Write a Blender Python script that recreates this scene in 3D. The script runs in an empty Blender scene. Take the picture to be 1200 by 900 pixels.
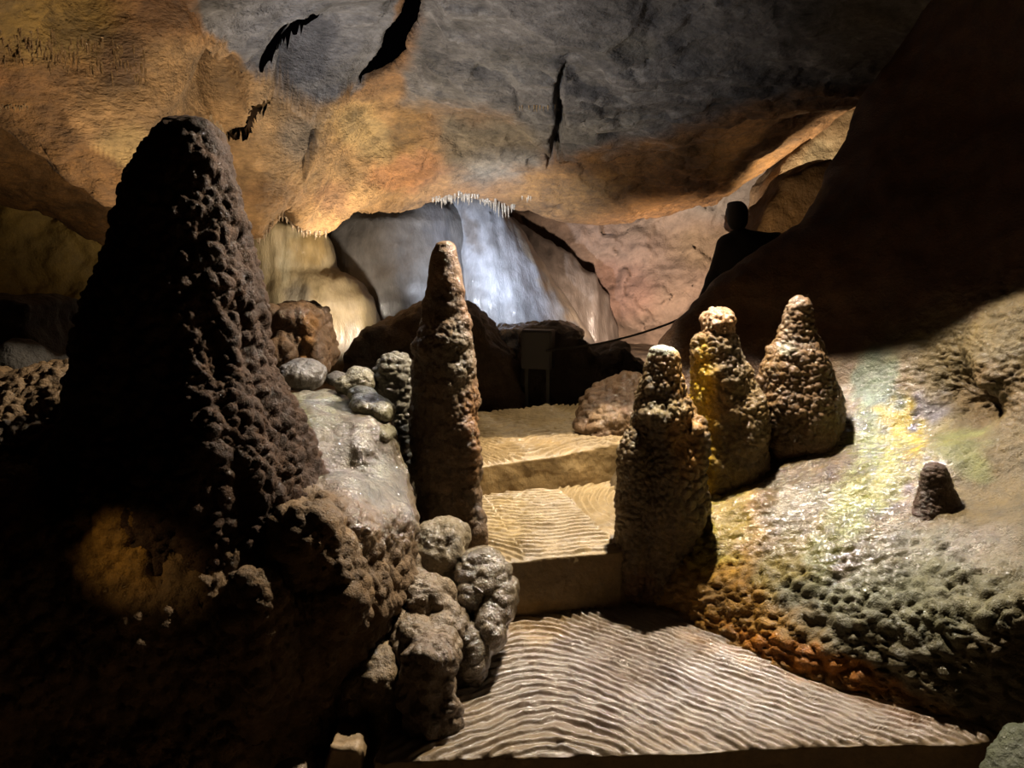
import bpy, math, time
import numpy as np
T0 = time.time()
rng = np.random.RandomState(7)
C = bpy.context.scene.collection
SC = bpy.context.scene

# ------------------------------------------------------------------ camera
EYE = np.array([0, 0, 1.8]); PITCH = math.radians(9.8); F = 870.0
cp, sp = math.cos(PITCH), math.sin(PITCH)
cam = bpy.data.cameras.new('camera'); cam.sensor_width = 36; cam.lens = 36 * F / 1200
cam.clip_start = .05; cam.clip_end = 100
co = bpy.data.objects.new('camera', cam); C.objects.link(co)
co.location = EYE; co.rotation_euler = (math.pi / 2 - PITCH, 0, 0); SC.camera = co

def P(px, py, Y):
    u = (px - 600) / F; v = (450 - py) / F
    d = np.array([u, cp + v * sp, v * cp - sp]); return EYE + d * (Y / d[1])
def G(px, py, z):
    u = (px - 600) / F; v = (450 - py) / F
    d = np.array([u, cp + v * sp, v * cp - sp]); return EYE + d * ((z - 1.8) / d[2])
def proj(p):
    q = p - EYE; dep = q[:, 1] * cp - q[:, 2] * sp; up = q[:, 1] * sp + q[:, 2] * cp
    dep = np.where(dep < .05, .05, dep)
    return 600 + F * q[:, 0] / dep, 450 - F * up / dep

# ------------------------------------------------------------------ noise
def hsh(ix, iy, iz, seed):
    h = (ix.astype(np.int64) * 73856093 ^ iy.astype(np.int64) * 19349663 ^ iz.astype(np.int64) * 83492791 ^ (seed * 2654435761)) & 0xffffffff
    h = ((h ^ (h >> 15)) * 2246822519) & 0xffffffff
    h = ((h ^ (h >> 13)) * 3266489917) & 0xffffffff
    return h ^ (h >> 16)
def perlin(p, seed=0):
    i = np.floor(p).astype(np.int64); f = p - i; w = f * f * f * (f * (f * 6 - 15) + 10)
    r = np.zeros(len(p))
    for a in (0, 1):
        for b in (0, 1):
            for c in (0, 1):
                h = hsh(i[:, 0] + a, i[:, 1] + b, i[:, 2] + c, seed)
                gx = ((h & 1023) / 511.5 - 1); gy = (((h >> 10) & 1023) / 511.5 - 1); gz = (((h >> 20) & 1023) / 511.5 - 1)
                d = gx * (f[:, 0] - a) + gy * (f[:, 1] - b) + gz * (f[:, 2] - c)
                r += d * (w[:, 0] if a else 1 - w[:, 0]) * (w[:, 1] if b else 1 - w[:, 1]) * (w[:, 2] if c else 1 - w[:, 2])
    return r * 1.3
def fbm(p, s, oct=4, seed=0, gain=.5):
    r = 0; a = 1; q = p / s
    for o in range(oct):
        r = r + a * perlin(q, seed + o * 17); q = q * 2.03 + 5.1; a *= gain
    return r
def worley(p, seed=0, second=False):
    i = np.floor(p).astype(np.int64); best = np.full(len(p), 9.); sec = np.full(len(p), 9.); rid = np.zeros(len(p))
    for a in (-1, 0, 1):
        for b in (-1, 0, 1):
            for c in (-1, 0, 1):
                X, Y, Z = i[:, 0] + a, i[:, 1] + b, i[:, 2] + c
                h = hsh(X, Y, Z, seed)
                dx = X + (h & 1023) / 1023 - p[:, 0]; dy = Y + ((h >> 10) & 1023) / 1023 - p[:, 1]; dz = Z + ((h >> 20) & 1023) / 1023 - p[:, 2]
                d = np.sqrt(dx * dx + dy * dy + dz * dz)
                sec = np.minimum(sec, np.maximum(best, d))
                m = d < best; best = np.where(m, d, best); rid = np.where(m, (h & 255) / 255., rid)
    return (best, sec, rid) if second else best
def lumps(p, size, seed=0, an=(1, 1, 1), warp=.22):
    """rounded nodules of uneven size, creased where they meet: 0 in the gaps to 1 on top"""
    q = p / (np.array(an) * size)
    q = q + warp * np.stack([perlin(q * .7 + 3.3, seed + 1), perlin(q * .7 + 9.1, seed + 2), perlin(q * .7 + 17.7, seed + 3)], 1)
    i = np.floor(q).astype(np.int64); best = np.full(len(q), 9.); sec = np.full(len(q), 9.)
    for a in (-1, 0, 1):
        for b in (-1, 0, 1):
            for c in (-1, 0, 1):
                X, Y, Z = i[:, 0] + a, i[:, 1] + b, i[:, 2] + c
                h = hsh(X, Y, Z, seed)
                dx = X + (h & 1023) / 1023 - q[:, 0]; dy = Y + ((h >> 10) & 1023) / 1023 - q[:, 1]; dz = Z + ((h >> 20) & 1023) / 1023 - q[:, 2]
                d = np.sqrt(dx * dx + dy * dy + dz * dz) * (.85 + .7 * ((h >> 5) & 255) / 255.)
                sec = np.minimum(sec, np.maximum(best, d)); best = np.minimum(best, d)
    e = np.clip((sec - best) / .45, 0, 1)
    return np.sqrt(1 - (1 - e) ** 2) * np.clip(1 - .75 * best ** 2, .1, 1)
def sstep(a, b, x):
    t = np.clip((x - a) / (b - a), 0, 1); return t * t * (3 - 2 * t)

# ------------------------------------------------------------------ distance fields
def ell(c, r):
    c = np.array(c); r = np.array(r, float)
    def f(p):
        q = (p - c); k = np.sqrt(((q / r) ** 2).sum(1)); k2 = np.sqrt(((q / r ** 2) ** 2).sum(1))
        return k * (k - 1) / np.maximum(k2, 1e-6)
    f.bb = (c - r, c + r); return f
def cap(a, b, ra, rb):
    a = np.array(a, float); b = np.array(b, float)
    def f(p):
        ab = b - a; t = np.clip(((p - a) @ ab) / (ab @ ab), 0, 1)
        return np.linalg.norm(p - a - t[:, None] * ab, axis=1) - (ra + (rb - ra) * t)
    m = max(ra, rb); f.bb = (np.minimum(a, b) - m, np.maximum(a, b) + m); return f
def chain(pts, k=0):
    fs = [cap(pts[i][0], pts[i + 1][0], pts[i][1], pts[i + 1][1]) for i in range(len(pts) - 1)]
    return union(fs, k)
def union(fs, k=.05):
    def f(p):
        d = fs[0](p)
        for g in fs[1:]:
            e = g(p)
            if k > 0:
                h = np.clip(.5 + .5 * (e - d) / k, 0, 1); d = e * (1 - h) + d * h - k * h * (1 - h)
            else: d = np.minimum(d, e)
        return d
    f.bb = (np.min([g.bb[0] for g in fs], 0), np.max([g.bb[1] for g in fs], 0)); return f
def poly2(q, V):
    V = np.array(V, float); n = len(V); d = np.full(len(q), 1e9); s = np.ones(len(q))
    for i in range(n):
        a = V[i]; b = V[i - 1]; e = b - a; w = q - a
        t = np.clip((w @ e) / max(e @ e, 1e-12), 0, 1); bb = w - t[:, None] * e
        d = np.minimum(d, (bb ** 2).sum(1))
        c1 = q[:, 1] >= a[1]; c2 = q[:, 1] < b[1]; c3 = e[0] * w[:, 1] > e[1] * w[:, 0]
        fl = (c1 & c2 & c3) | (~c1 & ~c2 & ~c3); s = np.where(fl, -s, s)
    return s * np.sqrt(d)
def prism(px, Y0, Y1, rnd=.03, lean=0):
    """rock block: outline seen at Y0, running back to Y1"""
    V = [P(a, b, Y0)[[0, 2]] for a, b in px]; V = np.array(V)
    def f(p):
        q = p[:, [0, 2]].copy(); q[:, 1] -= lean * (p[:, 1] - Y0)
        d2 = poly2(q, V) + rnd; dy = np.abs(p[:, 1] - (Y0 + Y1) / 2) - (Y1 - Y0) / 2 + rnd
        return np.minimum(np.maximum(d2, dy), 0) + np.hypot(np.maximum(d2, 0), np.maximum(dy, 0)) - rnd
    lo = V.min(0); hi = V.max(0); ex = abs(lean) * (Y1 - Y0)
    f.bb = (np.array([lo[0], Y0, lo[1] - ex]), np.array([hi[0], Y1, hi[1] + ex])); return f
def lathe(prof, Y, ry=1.0, lean=0.):
    """stalagmite: rows (px, py, half width in px) top to bottom, centre at depth Y"""
    z = []; cx = []; r = []
    for a, b, w in prof:
        c = P(a, b, Y); z.append(c[2]); cx.append(c[0]); r.append(w * Y / F * 1.0)
    z = np.array(z)[::-1]; cx = np.array(cx)[::-1]; r = np.array(r)[::-1]
    def f(p):
        X = np.interp(p[:, 2], z, cx); R = np.interp(p[:, 2], z, r)
        yy = (p[:, 1] - Y - lean * (p[:, 2] - z[0])) / ry
        d = (np.hypot(p[:, 0] - X, yy) - R) * .8
        return np.maximum(d, np.maximum(z[0] - p[:, 2], p[:, 2] - z[-1]))
    m = r.max(); f.bb = (np.array([cx.min() - m, Y - m * ry - .05, z[0]]), np.array([cx.max() + m, Y + m * ry + .05, z[-1]])); return f

def nets(Fv, o, h):
    S = Fv < 0
    n = np.array(Fv.shape) - 1
    cnt = np.zeros(n, np.int8)
    for a in (0, 1):
        for b in (0, 1):
            for c in (0, 1):
                cnt += S[a:a + n[0], b:b + n[1], c:c + n[2]]
    act = np.argwhere((cnt > 0) & (cnt < 8)); M = len(act)
    idx = np.full(n, -1, np.int32); idx[tuple(act.T)] = np.arange(M)
    cr = np.array([(a, b, c) for a in (0, 1) for b in (0, 1) for c in (0, 1)])
    vals = np.stack([Fv[act[:, 0] + a, act[:, 1] + b, act[:, 2] + c] for a, b, c in cr], 1)
    sm = np.zeros((M, 3)); ct = np.zeros(M)
    for i in range(8):
        for j in range(i + 1, 8):
            if np.abs(cr[i] - cr[j]).sum() == 1:
                va, vb = vals[:, i], vals[:, j]; m = (va < 0) != (vb < 0)
                t = np.where(m, va / np.where(m, va - vb, 1), 0)
                sm += m[:, None] * (cr[i] + t[:, None] * (cr[j] - cr[i])); ct += m
    V = (act + sm / ct[:, None]) * h + o
    Q = []
    for ax in range(3):
        sl0 = [slice(None)] * 3; sl1 = [slice(None)] * 3; sl0[ax] = slice(0, -1); sl1[ax] = slice(1, None)
        A = S[tuple(sl0)]; B = S[tuple(sl1)]; e = np.argwhere(A != B)
        u, w = [(1, 2), (2, 0), (0, 1)][ax]
        ok = (e[:, u] > 0) & (e[:, w] > 0) & (e[:, u] < n[u]) & (e[:, w] < n[w]); e = e[ok]
        fl = A[tuple(e.T)]
        def cell(du, dw):
            q = e.copy(); q[:, u] -= du; q[:, w] -= dw; return idx[tuple(q.T)]
        q = np.stack([cell(1, 1), cell(0, 1), cell(0, 0), cell(1, 0)], 1)
        q[~fl] = q[~fl][:, ::-1]
        Q.append(q)
    return V, np.concatenate(Q)
def mesh_sdf(f, h, pad=.04, bb=None):
    lo, hi = bb if bb is not None else f.bb
    lo = np.array(lo) - pad; hi = np.array(hi) + pad
    K = 4; nb = np.ceil((hi - lo) / (h * K)).astype(int); n = nb * K
    g = [lo[i] + (np.arange(nb[i]) * K + (K - 1) / 2) * h for i in range(3)]
    X = np.stack(np.meshgrid(*g, indexing='ij'), -1).reshape(-1, 3)
    d = np.concatenate([f(X[i:i + 200000]) for i in range(0, len(X), 200000)])
    act = np.abs(d) < K * h * 1.6 + .03
    Fv = np.repeat(np.repeat(np.repeat(np.where(d < 0, -1., 1.).reshape(nb), K, 0), K, 1), K, 2)
    B = np.argwhere(act.reshape(nb)) * K
    off = np.stack(np.meshgrid(*[np.arange(K)] * 3, indexing='ij'), -1).reshape(-1, 3)
    for i in range(0, len(B), 6000):
        I = (B[i:i + 6000, None, :] + off[None]).reshape(-1, 3)
        Fv[tuple(I.T)] = f(lo + I * h)
    return nets(Fv, lo, h)
def vnormals(V, Q):
    a = V[Q[:, 2]] - V[Q[:, 0]]; b = V[Q[:, 3]] - V[Q[:, 1]]; nn = np.cross(a, b)
    N = np.zeros_like(V)
    for c in range(3):
        s = 0
        for k in range(4): s = s + np.bincount(Q[:, k], nn[:, c], len(V))
        N[:, c] = s
    return N / np.maximum(np.linalg.norm(N, axis=1), 1e-12)[:, None]

# ------------------------------------------------------------------ objects
def build(name, V, Q, mat, col=None, parent=None, smooth=True):
    me = bpy.data.meshes.new(name)
    me.vertices.add(len(V)); me.vertices.foreach_set('co', np.ascontiguousarray(V, np.float32).ravel())
    me.loops.add(Q.size); me.loops.foreach_set('vertex_index', Q.astype(np.int32).ravel())
    me.polygons.add(len(Q)); me.polygons.foreach_set('loop_start', np.arange(0, Q.size, Q.shape[1], dtype=np.int32))
    me.polygons.foreach_set('use_smooth', np.full(len(Q), smooth))
    me.update(calc_edges=True)
    if col is not None:
        at = me.color_attributes.new('Col', 'FLOAT_COLOR', 'POINT'); at.data.foreach_set('color', np.ascontiguousarray(np.clip(col, 0, 1), np.float32).ravel())
    me.materials.append(mat)
    o = bpy.data.objects.new(name, me); C.objects.link(o)
    if parent: o.parent = parent
    return o
def tag(o, label=None, cat=None, group=None, kind=None):
    if label: o['label'] = label
    if cat: o['category'] = cat
    if group: o['group'] = group
    if kind: o['kind'] = kind
    return o
def empty(name, loc, label, cat, group=None, rz=0):
    o = bpy.data.objects.new(name, None); C.objects.link(o); o.location = loc; o.rotation_euler = (0, 0, rz); o.empty_display_size = .1
    return tag(o, label, cat, group)
# colour: c = base, then soft patches given where they are seen; rock colour plus some lit tones, alpha = wetness
def paint(V, base, patches=(), wet=0., wetp=(), warp=14, ws=.25, var=.0):
    x, y = proj(V)
    x = x + warp * fbm(V, ws, 3, 91); y = y + warp * fbm(V, ws, 3, 95)
    c = np.tile(np.array(base, float), (len(V), 1)); w = np.full(len(V), float(wet))
    for q in patches:
        m = pmask(x, y, q)
        c = c * (1 - m[:, None]) + m[:, None] * np.array(q['c'])
    for q in wetp: 
        m = pmask(x, y, q); w = w * (1 - m) + m * q['w']
    lum = c @ np.array([.3, .59, .11]); c = np.clip(lum[:, None] + (c - lum[:, None]) * 1.28, .004, 1) * WETROCK
    if var: c = c * (1 + var * fbm(V, .12, 4, 77))[:, None]
    return np.concatenate([c, w[:, None]], 1)
WETROCK = .36   # damp cave rock is dark
def pmask(x, y, q):
    if 'poly' in q:
        d = poly2(np.stack([x, y], 1), q['poly']); m = 1 - sstep(-q.get('s', 10), q.get('s', 10), d)
    else:
        a = math.radians(q.get('a', 0)); dx = x - q['at'][0]; dy = y - q['at'][1]
        u = (dx * math.cos(a) + dy * math.sin(a)) / q['r'][0]; v = (-dx * math.sin(a) + dy * math.cos(a)) / q['r'][1]
        m = 1 - sstep(.5, 1.2, np.sqrt(u * u + v * v))
    return m * q.get('k', 1)
def rock(name, f, h, mat, disp=None, base=(.3, .24, .17), patches=(), wet=0., wetp=(), label=None, cat=None, group=None, kind=None, var=.25, bb=None, warp=14, ws=.25, origin=True, parent=None):
    V, Q = mesh_sdf(f, h, bb=bb)
    if disp:
        N = vnormals(V, Q); V = V + N * disp(V, N)[:, None]
    col = paint(V, base, patches, wet, wetp, warp, ws, var)
    loc = np.array([V[:, 0].mean(), V[:, 1].mean(), V[:, 2].min()]) if origin else np.zeros(3)
    o = build(name, V - loc, Q, mat, col, parent); o.location = loc
    tag(o, label, cat, group, kind); return o

# ------------------------------------------------------------------ materials
def nt(name):
    m = bpy.data.materials.new(name); m.use_nodes = True; t = m.node_tree; t.nodes.clear()
    o = t.nodes.new('ShaderNodeOutputMaterial'); b = t.nodes.new('ShaderNodeBsdfPrincipled'); t.links.new(b.outputs[0], o.inputs[0]); return m, t, b
def rock_mat(name, dry=.82, wetr=.22, b1=(45, .010), b2=(160, .003), v=(.62, 1.3), vs=9, hue=None, stretch=(1, 1, 1), spec=.5, grain=.25, wb=1.0):
    m, t, b = nt(name); L = t.links.new; N = t.nodes.new
    geo = N('ShaderNodeNewGeometry'); mp = N('ShaderNodeMapping'); mp.inputs['Scale'].default_value = stretch; L(geo.outputs['Position'], mp.inputs[0])
    at = N('ShaderNodeVertexColor'); at.layer_name = 'Col'
    def noise(s, d, r=.6):
        n = N('ShaderNodeTexNoise'); n.inputs['Scale'].default_value = s; n.inputs['Detail'].default_value = d; n.inputs['Roughness'].default_value = r; L(mp.outputs[0], n.inputs[0]); return n
    n1 = noise(vs, 8, .65); n2 = noise(vs * 9, 6, .7)
    mr = N('ShaderNodeMapRange'); mr.inputs[1].default_value = .3; mr.inputs[2].default_value = .7; mr.inputs[3].default_value = v[0]; mr.inputs[4].default_value = v[1]; L(n1.outputs[0], mr.inputs[0])
    m2 = N('ShaderNodeMapRange'); m2.inputs[1].default_value = .3; m2.inputs[2].default_value = .7; m2.inputs[3].default_value = 1 - grain; m2.inputs[4].default_value = 1 + grain; L(n2.outputs[0], m2.inputs[0])
    mu = N('ShaderNodeMath'); mu.operation = 'MULTIPLY'; L(mr.outputs[0], mu.inputs[0]); L(m2.outputs[0], mu.inputs[1])
    vm = N('ShaderNodeVectorMath'); vm.operation = 'SCALE'; L(at.outputs[0], vm.inputs[0]); L(mu.outputs[0], vm.inputs['Scale'])
    src = vm.outputs[0]
    if hue:
        n3 = noise(vs * .6, 5); mx = N('ShaderNodeMix'); mx.data_type = 'RGBA'; mx.blend_type = 'MULTIPLY'
        m3 = N('ShaderNodeMapRange'); m3.inputs[1].default_value = .45; m3.inputs[2].default_value = .65; L(n3.outputs[0], m3.inputs[0])
        L(m3.outputs[0], mx.inputs[0]); L(src, mx.inputs[6]); mx.inputs[7].default_value = (*hue, 1); src = mx.outputs[2]
    L(src, b.inputs['Base Color'])
    rr = N('ShaderNodeMapRange'); rr.inputs[3].default_value = dry; rr.inputs[4].default_value = wetr; L(at.outputs[1], rr.inputs[0])
    ad = N('ShaderNodeMath'); ad.operation = 'MULTIPLY_ADD'; ad.inputs[1].default_value = .35; L(n1.outputs[0], ad.inputs[0]); 
    sb = N('ShaderNodeMath'); sb.operation = 'SUBTRACT'; sb.inputs[1].default_value = .17; L(rr.outputs[0], sb.inputs[0]); L(sb.outputs[0], ad.inputs[2]); ad.use_clamp = True
    L(ad.outputs[0], b.inputs['Roughness'])
    b.inputs['Specular IOR Level'].default_value = spec
    nb1 = noise(b1[0], 6, .6); nb2 = noise(b2[0], 4, .6)
    u1 = N('ShaderNodeBump'); u1.inputs['Distance'].default_value = b1[1]; u1.inputs['Strength'].default_value = 1; L(nb1.outputs[0], u1.inputs['Height'])
    u2 = N('ShaderNodeBump'); u2.inputs['Distance'].default_value = b2[1]; L(nb2.outputs[0], u2.inputs['Height']); L(u1.outputs[0], u2.inputs['Normal'])
    L(u2.outputs[0], b.inputs['Normal'])
    cw = N('ShaderNodeMath'); cw.operation = 'MULTIPLY'; cw.inputs[1].default_value = .9; L(at.outputs[1], cw.inputs[0]); L(cw.outputs[0], b.inputs['Coat Weight']); b.inputs['Coat Roughness'].default_value = .15; b.inputs['Coat IOR'].default_value = 1.9; L(u2.outputs[0], b.inputs['Coat Normal'])
    return m
def plain(name, c, r=.6, metal=0, bump=0):
    m, t, b = nt(name); b.inputs['Base Color'].default_value = (*c, 1); b.inputs['Roughness'].default_value = r; b.inputs['Metallic'].default_value = metal
    n = t.nodes.new('ShaderNodeTexNoise'); n.inputs['Scale'].default_value = 60; n.inputs['Detail'].default_value = 6
    mr = t.nodes.new('ShaderNodeMapRange'); mr.inputs[3].default_value = .75; mr.inputs[4].default_value = 1.2; t.links.new(n.outputs[0], mr.inputs[0])
    vm = t.nodes.new('ShaderNodeVectorMath'); vm.operation = 'SCALE'; vm.inputs[0].default_value = c; t.links.new(mr.outputs[0], vm.inputs['Scale']); t.links.new(vm.outputs[0], b.inputs['Base Color'])
    if bump:
        u = t.nodes.new('ShaderNodeBump'); u.inputs['Distance'].default_value = bump; t.links.new(n.outputs[0], u.inputs['Height']); t.links.new(u.outputs[0], b.inputs['Normal'])
    return m
M = dict(
    mound=rock_mat('wet_brown_flowstone', b1=(38, .016), b2=(140, .005), dry=.8, wetr=.2, spec=.25),
    stal=rock_mat('stalagmite_calcite', b1=(60, .012), b2=(170, .005), grain=.35, dry=.85, vs=14, spec=.15),
    slope=rock_mat('flowstone_slope', b1=(60, .010), b2=(170, .004), dry=.6, wetr=.14, spec=.25, vs=12, grain=.3),
    step=rock_mat('muddy_concrete', b1=(110, .003), b2=(420, .0015), dry=.62, wetr=.3, spec=.35, vs=5, v=(.75, 1.2), grain=.18),
    ceil=rock_mat('ceiling_limestone', b1=(9, .05), b2=(40, .012), vs=2.2, v=(.5, 1.45), grain=.35, stretch=(.8, 1, 1.6)),
    back=rock_mat('back_limestone', b1=(9, .03), b2=(45, .007), vs=2.0, v=(.72, 1.25), grain=.15),
    dome=rock_mat('smooth_flowstone', b1=(12, .012), b2=(60, .004), vs=2.5, v=(.75, 1.2), grain=.12, stretch=(2.2, 2.2, .5)),
    dark=rock_mat('dark_boulder', b1=(14, .03), b2=(60, .008), vs=5, v=(.6, 1.3)),
)

# ------------------------------------------------------------------ height fields
def tps(ctrl, val, lam=1e-3):
    X = np.array(ctrl, float); n = len(X)
    def U(r2): return .5 * r2 * np.log(r2 + 1e-9)
    K = U(((X[:, None] - X[None]) ** 2).sum(-1)) + lam * np.eye(n)
    A = np.zeros((n + 3, n + 3)); A[:n, :n] = K; Pm = np.c_[np.ones(n), X]; A[:n, n:] = Pm; A[n:, :n] = Pm.T
    w = np.linalg.solve(A, np.r_[np.array(val, float), 0, 0, 0])
    def f(q):
        out = np.empty(len(q))
        for i in range(0, len(q), 50000):
            qq = q[i:i + 50000]; r2 = ((qq[:, None] - X[None]) ** 2).sum(-1)
            out[i:i + 50000] = U(r2) @ w[:n] + w[n] + qq @ w[n + 1:]
        return out
    return f
def grid(a, b, flip=False):
    A, B = np.meshgrid(a, b, indexing='ij'); n, m = A.shape; i = np.arange(n * m).reshape(n, m)
    Q = np.stack([i[:-1, :-1], i[1:, :-1], i[1:, 1:], i[:-1, 1:]], -1).reshape(-1, 4)
    return A.ravel(), B.ravel(), (Q[:, ::-1] if flip else Q)

# ---- ceiling: z over (x, y)
cc = [(600, 0, 6.2), (800, 0, 6.0), (1000, 0, 5.6), (1200, 0, 5.2), (400, 0, 6.4), (250, 0, 6.2), (100, 0, 5.0), (0, 0, 4.4),
      (0, 84, 4.8), (60, 108, 5.0), (100, 163, 5.2), (135, 192, 5.35), (175, 215, 5.7), (220, 235, 6.2), (290, 264, 7.2), (345, 267, 7.9), (382, 268, 8.6), (410, 255, 9.2), (450, 236, 10.0),
      (60, 60, 4.9), (150, 60, 5.1), (200, 100, 5.4), (180, 160, 5.4), (300, 150, 6.3), (330, 100, 6.6), (300, 210, 6.8), (400, 150, 7.6), (390, 210, 8.3), (450, 180, 8.6), (500, 150, 8.4), (500, 222, 10.3),
      (600, 60, 6.8), (600, 110, 7.4), (600, 130, 7.9), (600, 200, 9.4), (600, 238, 10.4), (700, 258, 10.4), (760, 258, 10.2), (800, 250, 10), (850, 236, 9.6), (912, 188, 9.0), (960, 140, 8.2), (1005, 104, 7.6),
      (750, 100, 7.0), (900, 100, 7.0), (750, 190, 8.8), (850, 170, 8.2), (470, 60, 6.9), (330, 40, 6.5), (420, 100, 7.3), (800, 60, 6.5), (1100, 60, 6.0)]
cpts = [P(*q) for q in cc]
# past the visible lips the roof climbs again (higher passages), and overhead it stays above the eye
extra = [(-4.2, 5.9, 3.45), (-3.6, 6.3, 3.5), (-3.0, 6.7, 3.4), (-2.6, 7.6, 3.1), (-1.5, 11.5, 3.6), (0, 12, 3.7), (1.5, 12, 3.7), (3, 11.5, 3.8), (4.3, 9.8, 4.2), (0, 13.5, 4), (-3, 9.5, 3.6), (-3.5, 12, 3.5),
         (0, 3, 4.1), (0, 0, 4.2), (2, 3.5, 4.1), (4, 3, 4.0), (-2, 3, 3.9), (-4, 3.5, 3.6), (-4, 0, 3.6), (4, 0, 4), (5, 6, 3.8), (5.5, 9, 4.2), (0, 5, 4.05), (2, 5, 3.95), (-1.5, 4.6, 3.95)]
# layered shelf further back on the left
shelf = [P(0, 237, 8.0), P(60, 256, 8.2), (P(122, 284, 8.5)), P(0, 200, 7.4), P(60, 210, 7.6), P(120, 230, 7.8), P(-80, 215, 7.8)]
extra += [(-5.4, 9.2, 3.4), (-4.6, 9.4, 3.4), (-6.5, 9, 3.4), (-6, 5.0, 3.2), (-7, 7.5, 2.5)]
cpts = cpts + [np.array(e) for e in extra] + shelf
cpts = np.array(cpts)
ceil_raw = tps(cpts[:, :2], cpts[:, 2], .004)
CRK = [([(488, -40), (484, 0), (477, 30), (463, 58), (446, 78), (424, 94)], [9, 10, 13, 15, 11, 3], .12),
       ([(374, 18), (345, 36), (318, 62), (303, 90)], [5, 8, 7, 3], .06),
       ([(317, 122), (299, 132), (293, 155), (264, 163)], [3, 6, 5, 3], .06),
       ([(368, 158), (366, 175), (356, 200)], [3, 5, 2], .4),
       ([(660, 60), (655, 122), (650, 170), (640, 200)], [2, 5, 6, 2], .3),
       ([(590, 128), (650, 124), (720, 120), (800, 118)], [2, 3, 3, 2], .12),
       ([(620, 190), (700, 170), (780, 160), (850, 128)], [1, 3, 3, 2], .12)]
def carve(x, y, hole=False, grow=1.):
    q = np.stack([x, y], 1); out = np.zeros(len(x))
    for pts, ws, dep in (CRK[:3] if hole else CRK):
        if hole: dep = 1; ws = [w_ * grow + (grow - 1) * 12 for w_ in ws]
        for i in range(len(pts) - 1):
            a = np.array(pts[i], float); b = np.array(pts[i + 1], float); e = b - a
            t = np.clip(((q - a) @ e) / (e @ e), 0, 1); d = np.linalg.norm(q - a - t[:, None] * e, axis=1); w = ws[i] + (ws[i + 1] - ws[i]) * t
            out = np.maximum(out, dep * (1 - sstep(.55, 1.25, d / w)))
    return out
def ceil_full(x, y):
    q = np.stack([x, y], 1); z = ceil_raw(q); p = np.stack([x, y, z], 1)
    px, py = proj(p); px = px + 6 * fbm(p, .4, 3, 5); py = py + 6 * fbm(p, .4, 3, 6)
    grey = np.maximum(pmask(px, py, GREY1), pmask(px, py, GREY2))
    vis = sstep(2.5, 4.5, y)
    d = fbm(p * np.array([.55, 1, 1]), .9, 5, 3, .52) * .09 * vis
    st = lumps(p * np.array([.45, 1, 1]), .5, 8, (1, 1, 1), .8)          # broken plates
    d = d + (st - .5) * .07 * vis * (.4 + .6 * grey)
    wq = p * np.array([.8, 1, 1]) / .55 + .5 * np.stack([fbm(p, .5, 3, 101), fbm(p, .5, 3, 102), fbm(p, .5, 3, 103)], 1)
    a1, a2, rid = worley(wq, 104, True)
    d = d + (rid - .5) * .10 * sstep(0, .12, a2 - a1) * vis
    d = d - (1 - grey) * .05 * (lumps(p, .8, 21, (1, 1, 1), .6) - .4) * vis
    d = d - grey * .16                                                       # the bare grey slabs stand a little proud
    hl = carve(px, py, True)
    return z + d * (1 - carve(px, py, True, 2.)) + carve(px, py), grey, hl
GREY1 = dict(poly=[(205, -60), (240, 30), (300, 82), (345, 118), (372, 127), (405, 108), (428, 92), (465, 40), (480, -60)], s=3)
GREY2 = dict(poly=[(498, -60), (482, 60), (470, 118), (520, 125), (600, 130), (650, 185), (720, 170), (790, 155), (880, 120), (1000, 105), (1250, 60), (1250, -100)], s=9)
xs = np.concatenate([np.arange(-7.5, -5, .06), np.arange(-5, 4.6, .022), np.arange(4.6, 7, .08)]); ys = np.concatenate([np.arange(-1.5, 4, .12), np.arange(4, 11.3, .022), np.arange(11.3, 14, .08)])
xs = np.unique(np.round(xs, 5)); ys = np.unique(np.round(ys, 5))
X, Y, Q = grid(xs, ys, True)
Z, grey, hole = ceil_full(X, Y)
Q = Q[hole[Q].mean(1) < .5]      # open clefts lead up into the dark
sh = (len(xs), len(ys)); H2 = hole.reshape(sh); Z2 = Z.reshape(sh)
gx, gy = np.gradient(H2, xs, ys); zx, zy = np.gradient(Z2, xs, ys); g2 = gx ** 2 + gy ** 2 + 1e-6
st = np.where((H2 > .02) & (H2 < .98), (.5 - H2) / g2, 0)             # draw the rim vertices onto a clean edge
mx, my = np.clip(st * gx, -.022, .022), np.clip(st * gy, -.03, .03)
X = X + mx.ravel(); Y = Y + my.ravel(); Z = Z + (zx * mx + zy * my).ravel()
V = np.stack([X, Y, Z], 1)
ORG = (.50, .30, .14)
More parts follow.
